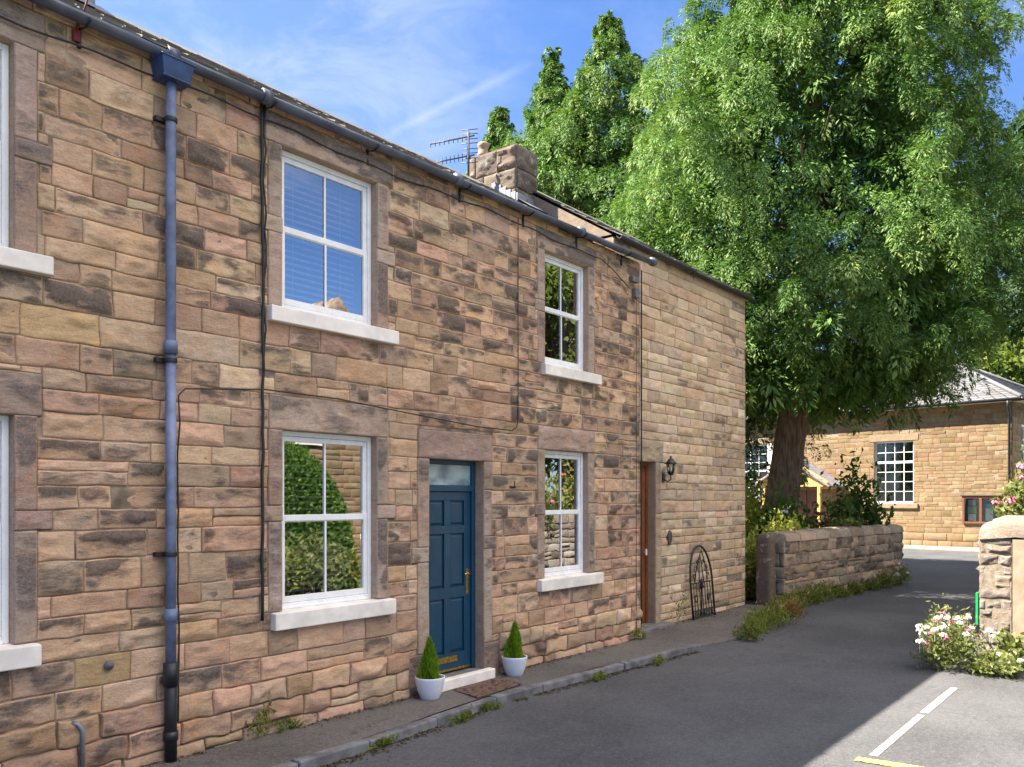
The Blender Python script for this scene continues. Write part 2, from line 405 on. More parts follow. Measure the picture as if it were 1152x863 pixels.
class MB:
    """collects shapes in world coordinates, then links them as one mesh"""
    def __init__(s): s.v = []; s.f = []; s.m = []; s.sm = []; s.cur = 0; s.smooth = False

    def add(s, vs_, fs, smooth=None):
        b = len(s.v); s.v += [tuple(v) for v in vs_]
        for f in fs: s.f.append(tuple(b + i for i in f)); s.m.append(s.cur); s.sm.append(s.smooth if smooth is None else smooth)
        return s

    def box(s, x0, x1, y0, y1, z0, z1):
        return s.add([(x, y, z) for z in (z0, z1) for y in (y0, y1) for x in (x0, x1)],
                     [(0, 2, 3, 1), (4, 5, 7, 6), (0, 1, 5, 4), (2, 6, 7, 3), (0, 4, 6, 2), (1, 3, 7, 5)])

    def obox(s, c, ax, ay, az):
        c, ax, ay, az = map(np.asarray, (c, ax, ay, az))
        return s.add([c + i * ax + j * ay + k * az for k in (-1, 1) for j in (-1, 1) for i in (-1, 1)],
                     [(0, 2, 3, 1), (4, 5, 7, 6), (0, 1, 5, 4), (2, 6, 7, 3), (0, 4, 6, 2), (1, 3, 7, 5)])

    def poly_prism(s, pts, z0, z1):
        n = len(pts)
        v = [(x, y, z0) for x, y in pts] + [(x, y, z1) for x, y in pts]
        return s.add(v, [tuple(range(n))[::-1], tuple(range(n, 2 * n))] + [(i, (i + 1) % n, n + (i + 1) % n, n + i) for i in range(n)])

    def tube(s, path, r, n=8, caps=True):
        P = [np.asarray(p, float) for p in path]; rr = r if hasattr(r, '__len__') else [r] * len(P)
        vs_ = []; up = np.array([.123, .21, .97])
        for i, p in enumerate(P):
            t = P[min(i + 1, len(P) - 1)] - P[max(i - 1, 0)]; t = t / (np.linalg.norm(t) + 1e-9)
            a = np.cross(t, up)
            if np.linalg.norm(a) < .15: a = np.cross(t, np.array([1., 0, 0]))
            a /= np.linalg.norm(a); b = np.cross(t, a)
            for k in range(n):
                q = 2 * pi * k / n; vs_.append(p + rr[i] * (a * cos(q) + b * sin(q)))
        fs = [(i * n + k, i * n + (k + 1) % n, (i + 1) * n + (k + 1) % n, (i + 1) * n + k) for i in range(len(P) - 1) for k in range(n)]
        if caps: fs += [tuple(range(n))[::-1], tuple(range((len(P) - 1) * n, len(P) * n))]
        return s.add(vs_, fs, True)

    def lathe(s, c, prof, n=20):
        vs_ = [(c[0] + r * cos(2 * pi * k / n), c[1] + r * sin(2 * pi * k / n), c[2] + z) for r, z in prof for k in range(n)]
        fs = [(i * n + k, i * n + (k + 1) % n, (i + 1) * n + (k + 1) % n, (i + 1) * n + k) for i in range(len(prof) - 1) for k in range(n)]
        fs += [tuple(range(n))[::-1], tuple(range((len(prof) - 1) * n, len(prof) * n))]
        return s.add(vs_, fs, True)

    def build(s, name, mats, parent=None, bevel=0, off=None):
        me = bpy.data.meshes.new(name); off = np.zeros(3) if off is None else np.asarray(off)
        me.from_pydata([tuple(np.asarray(v) - off) for v in s.v], [], s.f)
        for m in (mats if isinstance(mats, (list, tuple)) else [mats]): me.materials.append(m)
        me.polygons.foreach_set('material_index', s.m); me.polygons.foreach_set('use_smooth', s.sm); me.update()
        o = link(name, me, parent)
        if bevel:
            b = o.modifiers.new('bevel', 'BEVEL'); b.width = bevel; b.segments = 2; b.limit_method = 'ANGLE'; b.angle_limit = R(40)
        return o


def root_at(o):
    """offset to subtract from world coordinates for the children of thing o (unrotated)"""
    return np.array(o.location)


# ------------------------------------------------------------------ stone walls
def subtract(rects, hole):
    hx0, hx1, hz0, hz1 = hole; outl = []
    for (a, b, c, d) in rects:
        if a >= hx1 or b <= hx0 or c >= hz1 or d <= hz0: outl.append((a, b, c, d)); continue
        if a < hx0: outl.append((a, hx0, c, d))
        if b > hx1: outl.append((hx1, b, c, d))
        m0, m1 = max(a, hx0), min(b, hx1)
        if c < hz0: outl.append((m0, m1, c, hz0))
        if d > hz1: outl.append((m0, m1, hz1, d))
    return outl


def course_rects(u0, u1, keys, h, lr, r, holes=(), sneck=.06, bond=True):
    rects = []
    zs = [keys[0]]
    for a, b in zip(keys[:-1], keys[1:]):
        n = max(1, int(round((b - a) / h))); w = r.uniform(.75, 1.3, n); w = w / w.sum() * (b - a)
        zs += list(a + np.cumsum(w))
    for c, d in zip(zs[:-1], zs[1:]):
        x = u0 - r.uniform(0, lr[1] * .8)
        while x < u1:
            L = r.uniform(*lr) * (1.25 if r.random() < .15 else 1)
            a, b = max(x, u0), min(x + L, u1)
            if u1 - b < lr[0] * .35: b = u1; L = b - x
            if b - a > .03:
                if r.random() < sneck and d - c > .14:
                    m = c + (d - c) * r.uniform(.42, .58); rects += [(a, b, c, m), (a, b, m, d)]
                else: rects.append((a, b, c, d))
            x += L
            if b >= u1: break
    for hl in holes: rects = subtract(rects, hl)
    return [q for q in rects if q[1] - q[0] > .045 and q[3] - q[2] > .035]


def stone_faces(rects, palette, r, res=.025, gap=.006, bulge=.014, amp=.012, tilt=.006, soot=.3, proud=.0, edge=.022, seed=1, jitter=.006, sootfn=None, wts=None, tone=.16, skirt=.035):
    """grid faces of many stones: arrays (u, w, z), quads, colour and soot attributes; w is the outward height"""
    U = []; Wd = []; Z = []; F = []; C = []; So = []; base = 0
    pal = np.array(palette, float); wts = None if wts is None else np.array(wts) / np.sum(wts)
    for (a, b, c, d) in rects:
        a0, b0, c0, d0 = a + gap * r.uniform(.5, 1.4), b - gap * r.uniform(.5, 1.4), c + gap * r.uniform(.5, 1.3), d - gap * r.uniform(.5, 1.3)
        nx = max(3, int(math.ceil((b0 - a0) / res))); nz = max(3, int(math.ceil((d0 - c0) / res)))
        # finer rows next to the arris
        e = min(.012, (b0 - a0) * .2, (d0 - c0) * .2)
        xs = np.concatenate([[a0], np.linspace(a0 + e, b0 - e, nx), [b0]]); zs = np.concatenate([[c0], np.linspace(c0 + e, d0 - e, nz), [d0]])
        u, z = np.meshgrid(xs, zs)
        ed = np.minimum(np.minimum(u - a0, b0 - u), np.minimum(z - c0, d0 - z))
        prof = 1 - np.exp(-ed / edge)
        sd = r.integers(0, 9999)
        rough = r.uniform(.4, 1.5)
        n1 = fbm(u * 7 + sd, z * 13, seed=seed, o=4) - .5
        n2 = fbm(u * 3.2 + sd * 1.7, z * 7 + sd, seed=seed + 9, o=3) - .5
        boss = sstep(.0, .14, n2 + r.uniform(-.16, .1))
        w = proud + bulge * prof * r.uniform(.5, 1.2) + amp * rough * 2.0 * n1 * prof + amp * 1.5 * boss * sstep(0, .05, ed) + (u - (a0 + b0) / 2) * r.normal(0, tilt) * 2 + (z - (c0 + d0) / 2) * r.normal(0, tilt) * 4 + r.normal(0, .0035)
        sf = soot if sootfn is None else soot * sootfn((a + b) / 2, (c + d) / 2)
        st = 0.
        q = r.random()
        if q < sf: st = r.uniform(.5, 1.1)
        elif q < sf * 1.8: st = r.uniform(.2, .55)
        topb = sstep(0., 1., (z - c0) / (d0 - c0))
        so_ = st * sstep(-.004, .018, ed) * np.clip(.42 + .75 * boss + 1.3 * n1 + .5 * (topb - .4), 0, 1.25)
        col = pal[r.choice(len(pal), p=wts)] * r.normal(1, tone); col = np.clip(col * r.normal(1, .022, 3), .02, .8)
        ny_, nx_ = u.shape
        uu = u + jitter * (vnoise(u * 9, z * 9, seed=31) - .5) * 2; zz = z + jitter * (vnoise(u * 9, z * 9, seed=57) - .5) * 2
        idx = np.arange(ny_ * nx_).reshape(ny_, nx_) + base
        F.append(np.stack([idx[:-1, :-1], idx[:-1, 1:], idx[1:, 1:], idx[1:, :-1]], -1).reshape(-1, 4))
        ring = np.concatenate([idx[0, :-1], idx[:-1, -1], idx[-1, :0:-1], idx[:0:-1, 0]]) - base
        U += [uu.ravel(), uu.ravel()[ring]]; Z += [zz.ravel(), zz.ravel()[ring]]
        Wd += [w.ravel(), np.full(len(ring), -skirt)]
        rb = base + ny_ * nx_ + np.arange(len(ring)); ri = ring + base
        F.append(np.stack([np.roll(ri, -1), ri, rb, np.roll(rb, -1)], -1))
        nv = ny_ * nx_ + len(ring)
        C.append(np.broadcast_to(np.append(col, 1.), (nv, 4))); So += [so_.ravel(), np.zeros(len(ring))]
        base += nv
    return np.concatenate(U), np.concatenate(Wd), np.concatenate(Z), np.concatenate(F), np.concatenate(C), np.concatenate(So)


def backing(u0, u1, z0, z1, holes, w):
    xs = sorted({u0, u1, *[h[0] for h in holes if u0 < h[0] < u1], *[h[1] for h in holes if u0 < h[1] < u1]})
    zs = sorted({z0, z1, *[h[2] for h in holes if z0 < h[2] < z1], *[h[3] for h in holes if z0 < h[3] < z1]})
    V = []; F = []
    for a, b in zip(xs[:-1], xs[1:]):
        for c, d in zip(zs[:-1], zs[1:]):
            mx_, mz = (a + b) / 2, (c + d) / 2
            if any(h[0] < mx_ < h[1] and h[2] < mz < h[3] for h in holes): continue
            k = len(V); V += [(a, w, c), (b, w, c), (b, w, d), (a, w, d)]; F.append((k, k + 1, k + 2, k + 3))
    return np.array(V, float), np.array(F)


def to_world(u, w, z, O, du, dn):
    O = np.asarray(O, float); du = np.asarray(du, float); dn = np.asarray(dn, float)
    return O + u[:, None] * du + w[:, None] * dn + np.stack([0 * z, 0 * z, z], 1)


def stone_wall_obj(name, parts, mats, parent=None, off=None):
    """parts: list of (V, F, col, soot, matindex) -> one mesh"""
    Vs = []; Fs = []; Cs = []; Ss = []; Ms = []; Sm = []; b = 0
    for V, F, c, s, mi in parts:
        Vs.append(V); Fs.append(F + b); Cs.append(c); Ss.append(s); Ms.append(np.full(len(F), mi)); Sm.append(np.full(len(F), len(V) > 60)); b += len(V)
    return mesh_np(name, np.concatenate(Vs), np.concatenate(Fs), mats, parent, {'col': ('FLOAT_COLOR', np.concatenate(Cs)), 'soot': ('FLOAT', np.concatenate(Ss))}, mi=np.concatenate(Ms), smooth=np.concatenate(Sm), off=off)


def part_faces(rects, O, du, dn, palette, r, **k):
    u, w, z, F, C, So = stone_faces(rects, palette, r, **k)
    return (to_world(u, w, z, O, du, dn), F, C, So, 0)


def part_back(u0, u1, z0, z1, holes, O, du, dn, w=-.007, col=(.3, .24, .16), mi=1):
    V, F = backing(u0, u1, z0, z1, holes, w)
    P = to_world(V[:, 0], V[:, 1], V[:, 2], O, du, dn)
    return (P, F, np.broadcast_to(np.array([*col, 1.]), (len(P), 4)), np.zeros(len(P)), mi)


def part_box(x0, x1, y0, y1, z0, z1, col=(.3, .22, .15), mi=0):
    m = MB().box(x0, x1, y0, y1, z0, z1)
    return (np.array(m.v), np.array(m.f), np.broadcast_to(np.array([*col, 1.]), (8, 4)), np.zeros(8), mi)


# ------------------------------------------------------------------ leaves
def leaves(P, Dr, L, Wd, var, name, mat, parent=None, off=None, fold=.25, rs=None, nrm=None):
    """diamond leaves: centres P, long axis Dr, length L, width Wd -> one mesh"""
    rs = rs or rng
    n = len(P); Dr = Dr / (np.linalg.norm(Dr, axis=1, keepdims=True) + 1e-9)
    q = rs.normal(size=(n, 3)) if nrm is None else nrm; S_ = np.cross(Dr, q); S_ /= (np.linalg.norm(S_, axis=1, keepdims=True) + 1e-9); Nn = np.cross(S_, Dr)
    L = np.broadcast_to(L, n)[:, None]; Wd = np.broadcast_to(Wd, n)[:, None]
    V = np.stack([P - Dr * L / 2, P + S_ * Wd / 2 + Nn * Wd * fold, P + Dr * L / 2, P - S_ * Wd / 2 + Nn * Wd * fold], 1).reshape(-1, 3)
    F = np.arange(4 * n).reshape(-1, 4)
    return mesh_np(name, V, F, mat, parent, {'var': ('FLOAT', np.repeat(np.clip(var, 0, 1), 4))}, off=off)


def conifer(name, label, base, H, env, mat, nbranch, seed, zlow, leaf=(.24, .085), trunk_r=.5, plumes=15, lp=34, tuft=1., ntuft=3000, group=None, limbs=True, lean=(0, 0)):
    """trunk with limbs and a crown of drooping feathery sprays; env(z, azimuth) is the reach of a branch"""
    r = np.random.default_rng(seed)
    t = empty(name, base, label, 'tree', group); bx, by, bz = base
    off = root_at(t)
    mb = MB()
    zz = np.linspace(0, H * .97, 22)
    zz = np.linspace(0, H * .95, 22)
    path = [(bx + lean[0] * (z / H) ** 1.2 + .12 * sin(z * .5 + seed), by + lean[1] * (z / H) + .12 * cos(z * .4), bz + z) for z in zz]
    rad = [trunk_r * (1 - z / H) ** 1.1 + .012 + trunk_r * .75 * math.exp(-z / .55) for z in zz]
    mb.tube(path, rad, 14)
    ax = lambda z: (np.interp(z, zz, [p[0] for p in path]), np.interp(z, zz, [p[1] for p in path]))
    P = []; Dv = []; Ls = []; Va = []; Nv = []
    for i in range(nbranch):
        f = (i + r.random()) / nbranch
        z0 = zlow + (H - zlow) * (f ** 1.02)
        a = i * 2.39996 + r.normal(0, .35)
        reach = env(z0, a) * r.uniform(.60, 1.16)
        if reach < .12: continue
        o = np.array([cos(a), sin(a), 0]); sd = np.array([-sin(a), cos(a), 0])
        x0, y0 = ax(z0)
        rise = r.uniform(.05, .30) + .35 * f
        droop = r.uniform(.16, .34) * (1 - .45 * f)
        B = np.array([x0, y0, bz + z0])
        pos = lambda s: B + o * reach * s + np.array([0, 0, reach * (rise * s - droop * s * s)])
        if limbs and reach > 1.0: mb.tube([pos(s) for s in (0, .2, .4, .6, .8)], [.085 * trunk_r / .5 * (1 - .95 * s) * (1.2 - f) + .006 for s in (0, .25, .5, .75, .95)], 5, False)
    zg_ = np.linspace(zlow, H, 200); wg = np.array([np.mean([env(z, a) for a in (0, 1.5, 3., 4.5)]) for z in zg_]) + .45; wg = np.cumsum(wg); wg /= wg[-1]
    for _ in range(1):
        Z0 = np.interp(r.random(ntuft), wg, zg_); AA = r.uniform(0, 2 * pi, ntuft); RE = np.array([env(z, a) for z, a in zip(Z0, AA)])
        LU = fbm(np.cos(AA) * RE * .62 + seed, np.sin(AA) * RE * .62, Z0 * .5, seed=seed, o=2); FI = fbm(np.cos(AA) * RE * 1.7, np.sin(AA) * RE * 1.7 + seed, Z0 * 1.4, seed=seed + 3, o=2)
        for k_ in range(ntuft):
            z0 = float(Z0[k_]); a = float(AA[k_]); reach = float(RE[k_]); lump = LU[k_]; fine_ = FI[k_]; x0, y0 = ax(z0)
            o = np.array([cos(a), sin(a), 0]); sd = np.array([-sin(a), cos(a), 0])
            inner = r.random() < .30; lay = r.uniform(.5, 1.15) if inner else .28 * r.random()
            if not inner and reach > 1.1 and (lump < .36 or fine_ < .43): continue
            rho = reach * (.86 + .85 * (lump - .44) + .32 * (fine_ - .5)) * (1 - .50 * lay) + r.normal(0, .08)
            if k_ < ntuft * .07: rho = reach * r.uniform(.1, .9); z0 = zlow + r.uniform(-.3, .9)
            rho = max(rho, .03)
            b = np.array([x0, y0, bz + z0 + (rho / max(reach, .3)) * .25 - .10 * rho * (1 - z0 / H)]) + o * rho
            d = o + sd * r.normal(0, .55) + np.array([0, 0, 0.]); d /= np.linalg.norm(d)
            tone = .16 * (lump - .5) + .2 * (fine_ - .5)
            Lp = r.uniform(.40, .74) * (1.5 if inner else 1) * np.interp(reach, [.05, .5, 1.4, 4], [.32, .52, .8, 1.]) * tuft
            n = int(lp * r.uniform(.75, 1.25) * (.55 if inner else 1)); wid = r.uniform(.30, .44) * Lp; hook = r.uniform(.34, .58); bend = r.uniform(.75, 1.1); fall = r.uniform(.85, 1.2)
            ts = r.uniform(.0, 1, n) ** .85; th = np.clip(ts * 1.35, 0, 1) * bend * pi * .5          # the plume leaves the bough outwards, then hangs
            side = np.cross(d, [0, 0, 1.]); sg = r.uniform(-1, 1, n); sg = np.sign(sg) * np.abs(sg) ** .8
            prof = np.sin(np.clip(.16 + .80 * ts, 0, 1) * pi) ** .6
            c = b + d * (Lp * hook * np.sin(th) + .10 * Lp * ts)[:, None] + np.stack([0 * ts, 0 * ts, Lp * (.22 * np.sin(np.clip(ts * 3, 0, 1) * pi / 2) - fall * np.clip(ts - .12, 0, 1) ** 1.5)], 1)
            c = c + side * (sg * wid * prof)[:, None] - d * (np.abs(sg) ** 2 * wid * .55)[:, None] + r.normal(0, .018, (n, 3)); c[:, 2] -= sg * sg * wid * .35
            dd = d * (.95 - .75 * ts)[:, None] + side * (sg * r.uniform(.6, 1.1, n))[:, None] + r.normal(0, .08, (n, 3)); dd[:, 2] += .45 - 1.25 * ts ** 1.3 - .35 * np.abs(sg)
            nv = d * .9 + side * (sg * .5)[:, None] + r.normal(0, .35, (n, 3)); nv[:, 2] += .65 - .5 * ts; Nv.append(nv)
            P.append(c); Dv.append(dd); Ls.append(r.uniform(.5, 1.4, n) * leaf[0] * (1.9 if inner else 1))
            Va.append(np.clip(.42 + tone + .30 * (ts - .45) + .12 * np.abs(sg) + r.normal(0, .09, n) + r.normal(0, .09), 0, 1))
    P = np.concatenate(P); Dv = np.concatenate(Dv); Ls = np.concatenate(Ls); Va = np.concatenate(Va)
    mb.build('trunk', M['bark'], t, off=off)
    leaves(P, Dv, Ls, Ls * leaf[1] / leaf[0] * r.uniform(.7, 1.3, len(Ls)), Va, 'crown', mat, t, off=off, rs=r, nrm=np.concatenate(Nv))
    return t


def bush(name, label, cat, c, rx, ry, h, n, leaf, mat, seed, group=None, stems=14, up=.4, flowers=None, spread=1., holes=.35, thing=True, shell=.5):
    """leafy plant: arching stems and leaves set along them; flowers = (material, count, size, stalk)"""
    r = np.random.default_rng(seed)
    t = empty(name, c, label, cat, group)
    off = root_at(t); c = np.array(c, float)
    mb = MB(); P = []; Dv = []
    tips = []
    ns = max(4, stems)
    for i in range(ns):
        a = r.uniform(0, 2 * pi); q = math.sqrt(r.random()) * spread
        tip = c + np.array([cos(a) * q * rx, sin(a) * q * ry, h * (1 - .55 * q * q) * r.uniform(.65, 1.08)])
        b0 = c + np.array([cos(a) * q * rx * .25, sin(a) * q * ry * .25, 0]); mid = (b0 + tip) / 2 + np.array([0, 0, h * .12])
        pts = [b0, mid, tip]; mb.tube(pts, [.006 + h * .006, .004 + h * .004, .002], 5, False); tips.append(tip)
        m = int(n / ns * r.uniform(.5, 1.5))
        ts = r.uniform(.12, 1.03, m) ** shell
        q_ = ts[:, None]
        cc = (1 - q_) ** 2 * b0 + 2 * q_ * (1 - q_) * mid + q_ ** 2 * tip
        sp = np.array([rx, ry, h]) * .17
        cc = cc + r.normal(0, 1, (m, 3)) * sp
        cc[:, 2] = np.maximum(cc[:, 2], c[2] + .01)
        P.append(cc); d = r.normal(0, 1, (m, 3)); d[:, 2] = d[:, 2] * .6 + up; d += (cc - c) / (np.linalg.norm(cc - c, axis=1, keepdims=True) + .05) * .8; Dv.append(d)
    P = np.concatenate(P); Dv = np.concatenate(Dv); m = len(P)
    keep = fbm(P[:, 0] * 4 / max(rx, .3), P[:, 1] * 4 / max(ry, .3), P[:, 2] * 4 / max(h, .3), seed=seed, o=2) > holes
    P, Dv = P[keep], Dv[keep]; m = len(P)
    mb.build('stems', M['bark'] if h > 1 else mat, t, off=off) if h > 1 else None
    Ls = leaf[0] * r.uniform(.6, 1.35, m)
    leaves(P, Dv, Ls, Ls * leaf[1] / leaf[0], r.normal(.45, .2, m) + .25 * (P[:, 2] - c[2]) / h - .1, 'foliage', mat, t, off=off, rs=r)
    for fl in (flowers or []):
        fm, cnt, size, stalk = fl
        for k in range(cnt):
            tip = tips[r.integers(len(tips))] + r.normal(0, 1, 3) * np.array([rx, ry, 0]) * .2; tip[2] += stalk * r.uniform(.5, 1.1)
            g = MB(); m_ = 26
            for _ in range(m_):
                d = r.normal(size=3); d[2] = abs(d[2]) * .7; d /= np.linalg.norm(d); p = tip + d * size * r.uniform(.5, 1.) * np.array([1, 1, .75])
                s1 = np.cross(d, r.normal(size=3)); s1 /= np.linalg.norm(s1); s2 = np.cross(d, s1); e = size * .42
                g.add([p - s1 * e, p + s2 * e * .6, p + s1 * e, p - s2 * e * .6], [(0, 1, 2, 3)])
            g.tube([tip - np.array([0, 0, stalk * .5 + size]), tip], .002, 4, False)
            g.build('flower_head', fm, t, off=off)
    return t


G = -.28         # road level
PV = -.20        # pavement level

# ------------------------------------------------------------------ the ground
def sheet(name, pts, z, mat, kind='structure', sub=0):
    me = bpy.data.meshes.new(name); me.from_pydata([(x, y, z) for x, y in pts], [], [tuple(range(len(pts)))]); me.materials.append(mat); me.update()
    o = link(name, me); o['kind'] = kind; return o


sheet('ground', [(-900, -900), (900, -900), (900, 900), (-900, 900)], G - .03, M['field'])
sheet('road', [(-60, -16), (12.4, -16), (12.4, -4.2), (30, -4.2), (31.5, -30), (40, -30), (38.2, 40), (31.5, 40), (28.0, 4), (25.0, -.3), (23, -.75), (16.4, -.15), (14.5, .3), (10.9, .3), (-60, .3)], G, M['asphalt'])
sheet('garden_soil', [(15.95, .2), (16.4, .0), (23, -.6), (25.5, .5), (28.2, 5), (31, 30), (15.95, 30)], G + .004, M['earth'])
hd = np.array([.16, .987, 0]); hn = np.array([-.987, .16, 0])      # the hall: direction of its front, outward normal
H0 = np.array([40.61, .59, 0.])


def hp(s, w, z): return H0 + hd * s + hn * w + np.array([0, 0, z])


q = [hp(-14, .1, 0), hp(-14, 2.6, 0), hp(16, 2.6, 0), hp(16, .1, 0)]
mb = MB(); mb.poly_prism([(p[0], p[1]) for p in q], G - .02, G + .05); o = mb.build('hall_pavement', M['flagstone'], bevel=.02); o['kind'] = 'structure'

# pavement and kerb in front of the terrace, uneven
r = np.random.default_rng(3)
kx = np.linspace(-30, 10.9, 60); ky = np.where(kx < 3, -.86, np.interp(kx, [3, 4.6, 6.9, 9.0, 10.9], [-.86, -.86, -.70, -.80, -.95])) + r.normal(0, .008, 60)
nx, ny = 164, 12
V = []; F = []
for j in range(ny + 1):
    for i in range(nx + 1):
        x = -30 + 40.9 * i / nx; ye = np.interp(x, kx, ky) + .11; y = ye + (.02 - ye) * j / ny
        V.append((x, y, PV + .012 * (fbm(np.array([x * 1.5]), np.array([y * 4]), seed=5)[0] - .5) * 2 + .015 * j / ny))
for j in range(ny):
    for i in range(nx): k = j * (nx + 1) + i; F.append((k, k + 1, k + nx + 2, k + nx + 1))
o = mesh_np('pavement', V, F, M['pavement'], smooth=True); o['kind'] = 'structure'
mb = MB(); x = -30.
while x < 10.85:
    L = min(r.uniform(.7, 1.1), 10.9 - x); y0 = np.interp(x + L / 2, kx, ky); dz = r.normal(0, .006); sl_ = (np.interp(x + L, kx, ky) - np.interp(x, kx, ky)) / L
    mb.obox((x + L / 2, y0 + .055, (G - .1 + PV + .004 + dz) / 2), (L / 2 - .006, (L / 2 - .006) * sl_, 0), (-sl_ * .055, .055, 0), (0, 0, (PV + .004 + dz - G + .1) / 2)); x += L
o = mb.build('kerb', M['kerb'], bevel=.014); o['kind'] = 'structure'
# paved yard by the annex
mb = MB(); mb.poly_prism([(10.9, -.84), (12.6, -1.1), (14.6, -.88), (16.2, -.3), (16.2, .47), (10.9, .47)], G - .1, G + .045); o = mb.build('yard_paving', M['pavement'], bevel=.02); o['kind'] = 'structure'
# painted bay lines
o = sheet('road_marking', [(7.34, -4.27), (9.02, -4.27), (9.02, -4.205), (7.34, -4.20)], G + .004, M['paint_white'])
o = sheet('road_marking', [(9.12, -4.28), (10.55, -4.285), (10.55, -4.21), (9.12, -4.20)], G + .004, M['paint_white'])
o = sheet('road_marking', [(7.10, -4.15), (7.22, -4.15), (7.46, -6.6), (7.32, -6.6)], G + .008, M['paint_yellow'])
o = sheet('tarmac_patch', [(8.1, -2.6), (8.9, -2.62), (8.95, -3.2), (8.14, -3.22)], G + .004, M['asphalt'])
bpy.data.objects.remove(o)

# ------------------------------------------------------------------ the terrace
PAL = [(.59, .405, .250), (.575, .362, .248), (.60, .40, .205), (.49, .37, .265), (.63, .475, .32), (.43, .28, .185), (.565, .38, .252)]
PAL = [tuple(.6 * np.array(q) + .4 * np.array((.57, .388, .262))) for q in PAL]
PW = [3, 2.6, .8, 1.3, 1.3, 1.0, 2.5]
PALD = [(.47, .355, .275), (.455, .325, .255), (.49, .38, .30)]
PALA = [(.58, .45, .31), (.55, .415, .275), (.61, .49, .35), (.51, .40, .295), (.56, .42, .28)]
DU, DN = (1, 0, 0), (0, -1, 0)
cot = empty('terraced_cottage', (5, 0, G), 'two-storey sandstone terrace with white sash windows and blue front door', 'house')
CO = root_at(cot)

# openings: x0, x1, z0, z1, lintel(x0,x1,z1), sill(x0,x1,z0)
WIN = [(1.30, 2.42, 3.54, 4.95, (1.12, 2.62, 5.22), (1.10, 2.65, 3.40), True), (1.30, 2.42, .86, 2.42, (1.14, 2.60, 2.72), (1.13, 2.57, .70), False),
       (4.61, 5.73, 3.54, 4.97, (4.43, 5.95, 5.23), (4.45, 5.97, 3.395), True), (4.61, 5.73, .86, 2.46, (4.47, 5.88, 2.765), (4.49, 5.93, .70), False),
       (8.56, 9.55, 3.54, 4.96, (8.40, 9.76, 5.22), (8.48, 9.78, 3.395), True), (8.56, 9.545, .855, 2.465, (8.42, 9.72, 2.76), (8.40, 9.83, .70), False)]
DOOR = (6.47, 7.37, -.10, 2.275)
ANX = .45
holes = []; sur = []
JW = .15
for w in WIN:
    x0, x1, z0, z1, li, si, upf = w
    zt = (z0 + z1) / 2 + (.0 if upf else .06); th = .14
    rects = [(li[0], li[1], z1, li[2]),
             (x0 - JW, x0, z0, zt - th / 2), (x0 - JW - .06, x0, zt - th / 2, zt + th / 2), (x0 - JW, x0, zt + th / 2, z1),
             (x1, x1 + JW, z0, zt - th / 2), (x1, x1 + JW + .10, zt - th / 2, zt + th / 2), (x1, x1 + JW, zt + th / 2, z1)]
    sur.append(rects); holes += rects + [(x0, x1, z0, z1), (si[0], si[1], si[2], z0)]
dx0, dx1, dz0, dz1 = DOOR
drects = [(6.31, 7.52, dz1, 2.585), (dx0 - .17, dx0, 1.34, dz1), (dx0 - .25, dx0, 1.18, 1.34), (dx0 - .17, dx0, .22, 1.18), (dx0 - .30, dx0, PV - .05, .22),
          (dx1, dx1 + .15, 1.95, dz1), (dx1, dx1 + .14, 1.42, 1.95), (dx1, dx1 + .22, 1.28, 1.42), (dx1, dx1 + .15, .20, 1.28), (dx1, dx1 + .28, PV - .05, .20)]
holes += drects + [(dx0, dx1, PV - .05, dz1)]
sur.append(drects)
keys = [PV - .05, .28, .70, .86, 1.62, 2.275, 2.46, 2.765, 3.395, 3.54, 4.96, 5.225, 5.33]
r = np.random.default_rng(11)


def sootmap(x, z):
    n = fbm(np.array([x * .45]), np.array([z * .5]), seed=77, o=2)[0]
    return float(np.clip(.55 + 3.0 * (n - .36), .4, 1.9)) * (.55 if z < .9 else (1.15 if z > 2.6 else .95))


rects = course_rects(-1., 10.95, keys, .18, (.22, .58), r, holes, sneck=.04)
low = [q for q in rects if q[2] < .2]; rest = [q for q in rects if q[2] >= .2]
pt = [part_faces(rest, (0, 0, 0), DU, DN, PAL, r, res=.020, soot=.68, sootfn=sootmap, wts=PW, amp=.014, bulge=.004, gap=.0045, edge=.010, tone=.12),
      part_faces(low, (0, 0, 0), DU, DN, PAL, r, res=.03, soot=.25, wts=PW, amp=.03, bulge=.02, proud=.022, edge=.035, jitter=.014, gap=.009),
      part_back(-1, 10.95, PV - .1, 5.32, [(h[0] + .0, h[1], h[2], h[3]) for h in holes], (0, 0, 0), DU, DN)]
# plain continuation to the left, returns, rear wall
for (a, b, c, d, e, f) in ((-9, -1, .0, .3, G - .1, 5.31), (-9, -8.7, .3, 5., G - .1, 5.31), (10.65, 10.95, .02, 5., G - .1, 5.31), (-9, 10.95, 4.75, 5.05, G - .1, 5.31)):
    pt.append(part_box(a, b, c, d, e, f))
pt.append(part_box(-1, 10.64, .4, 4.7, 2.9, 3.05, (.1, .09, .08)))
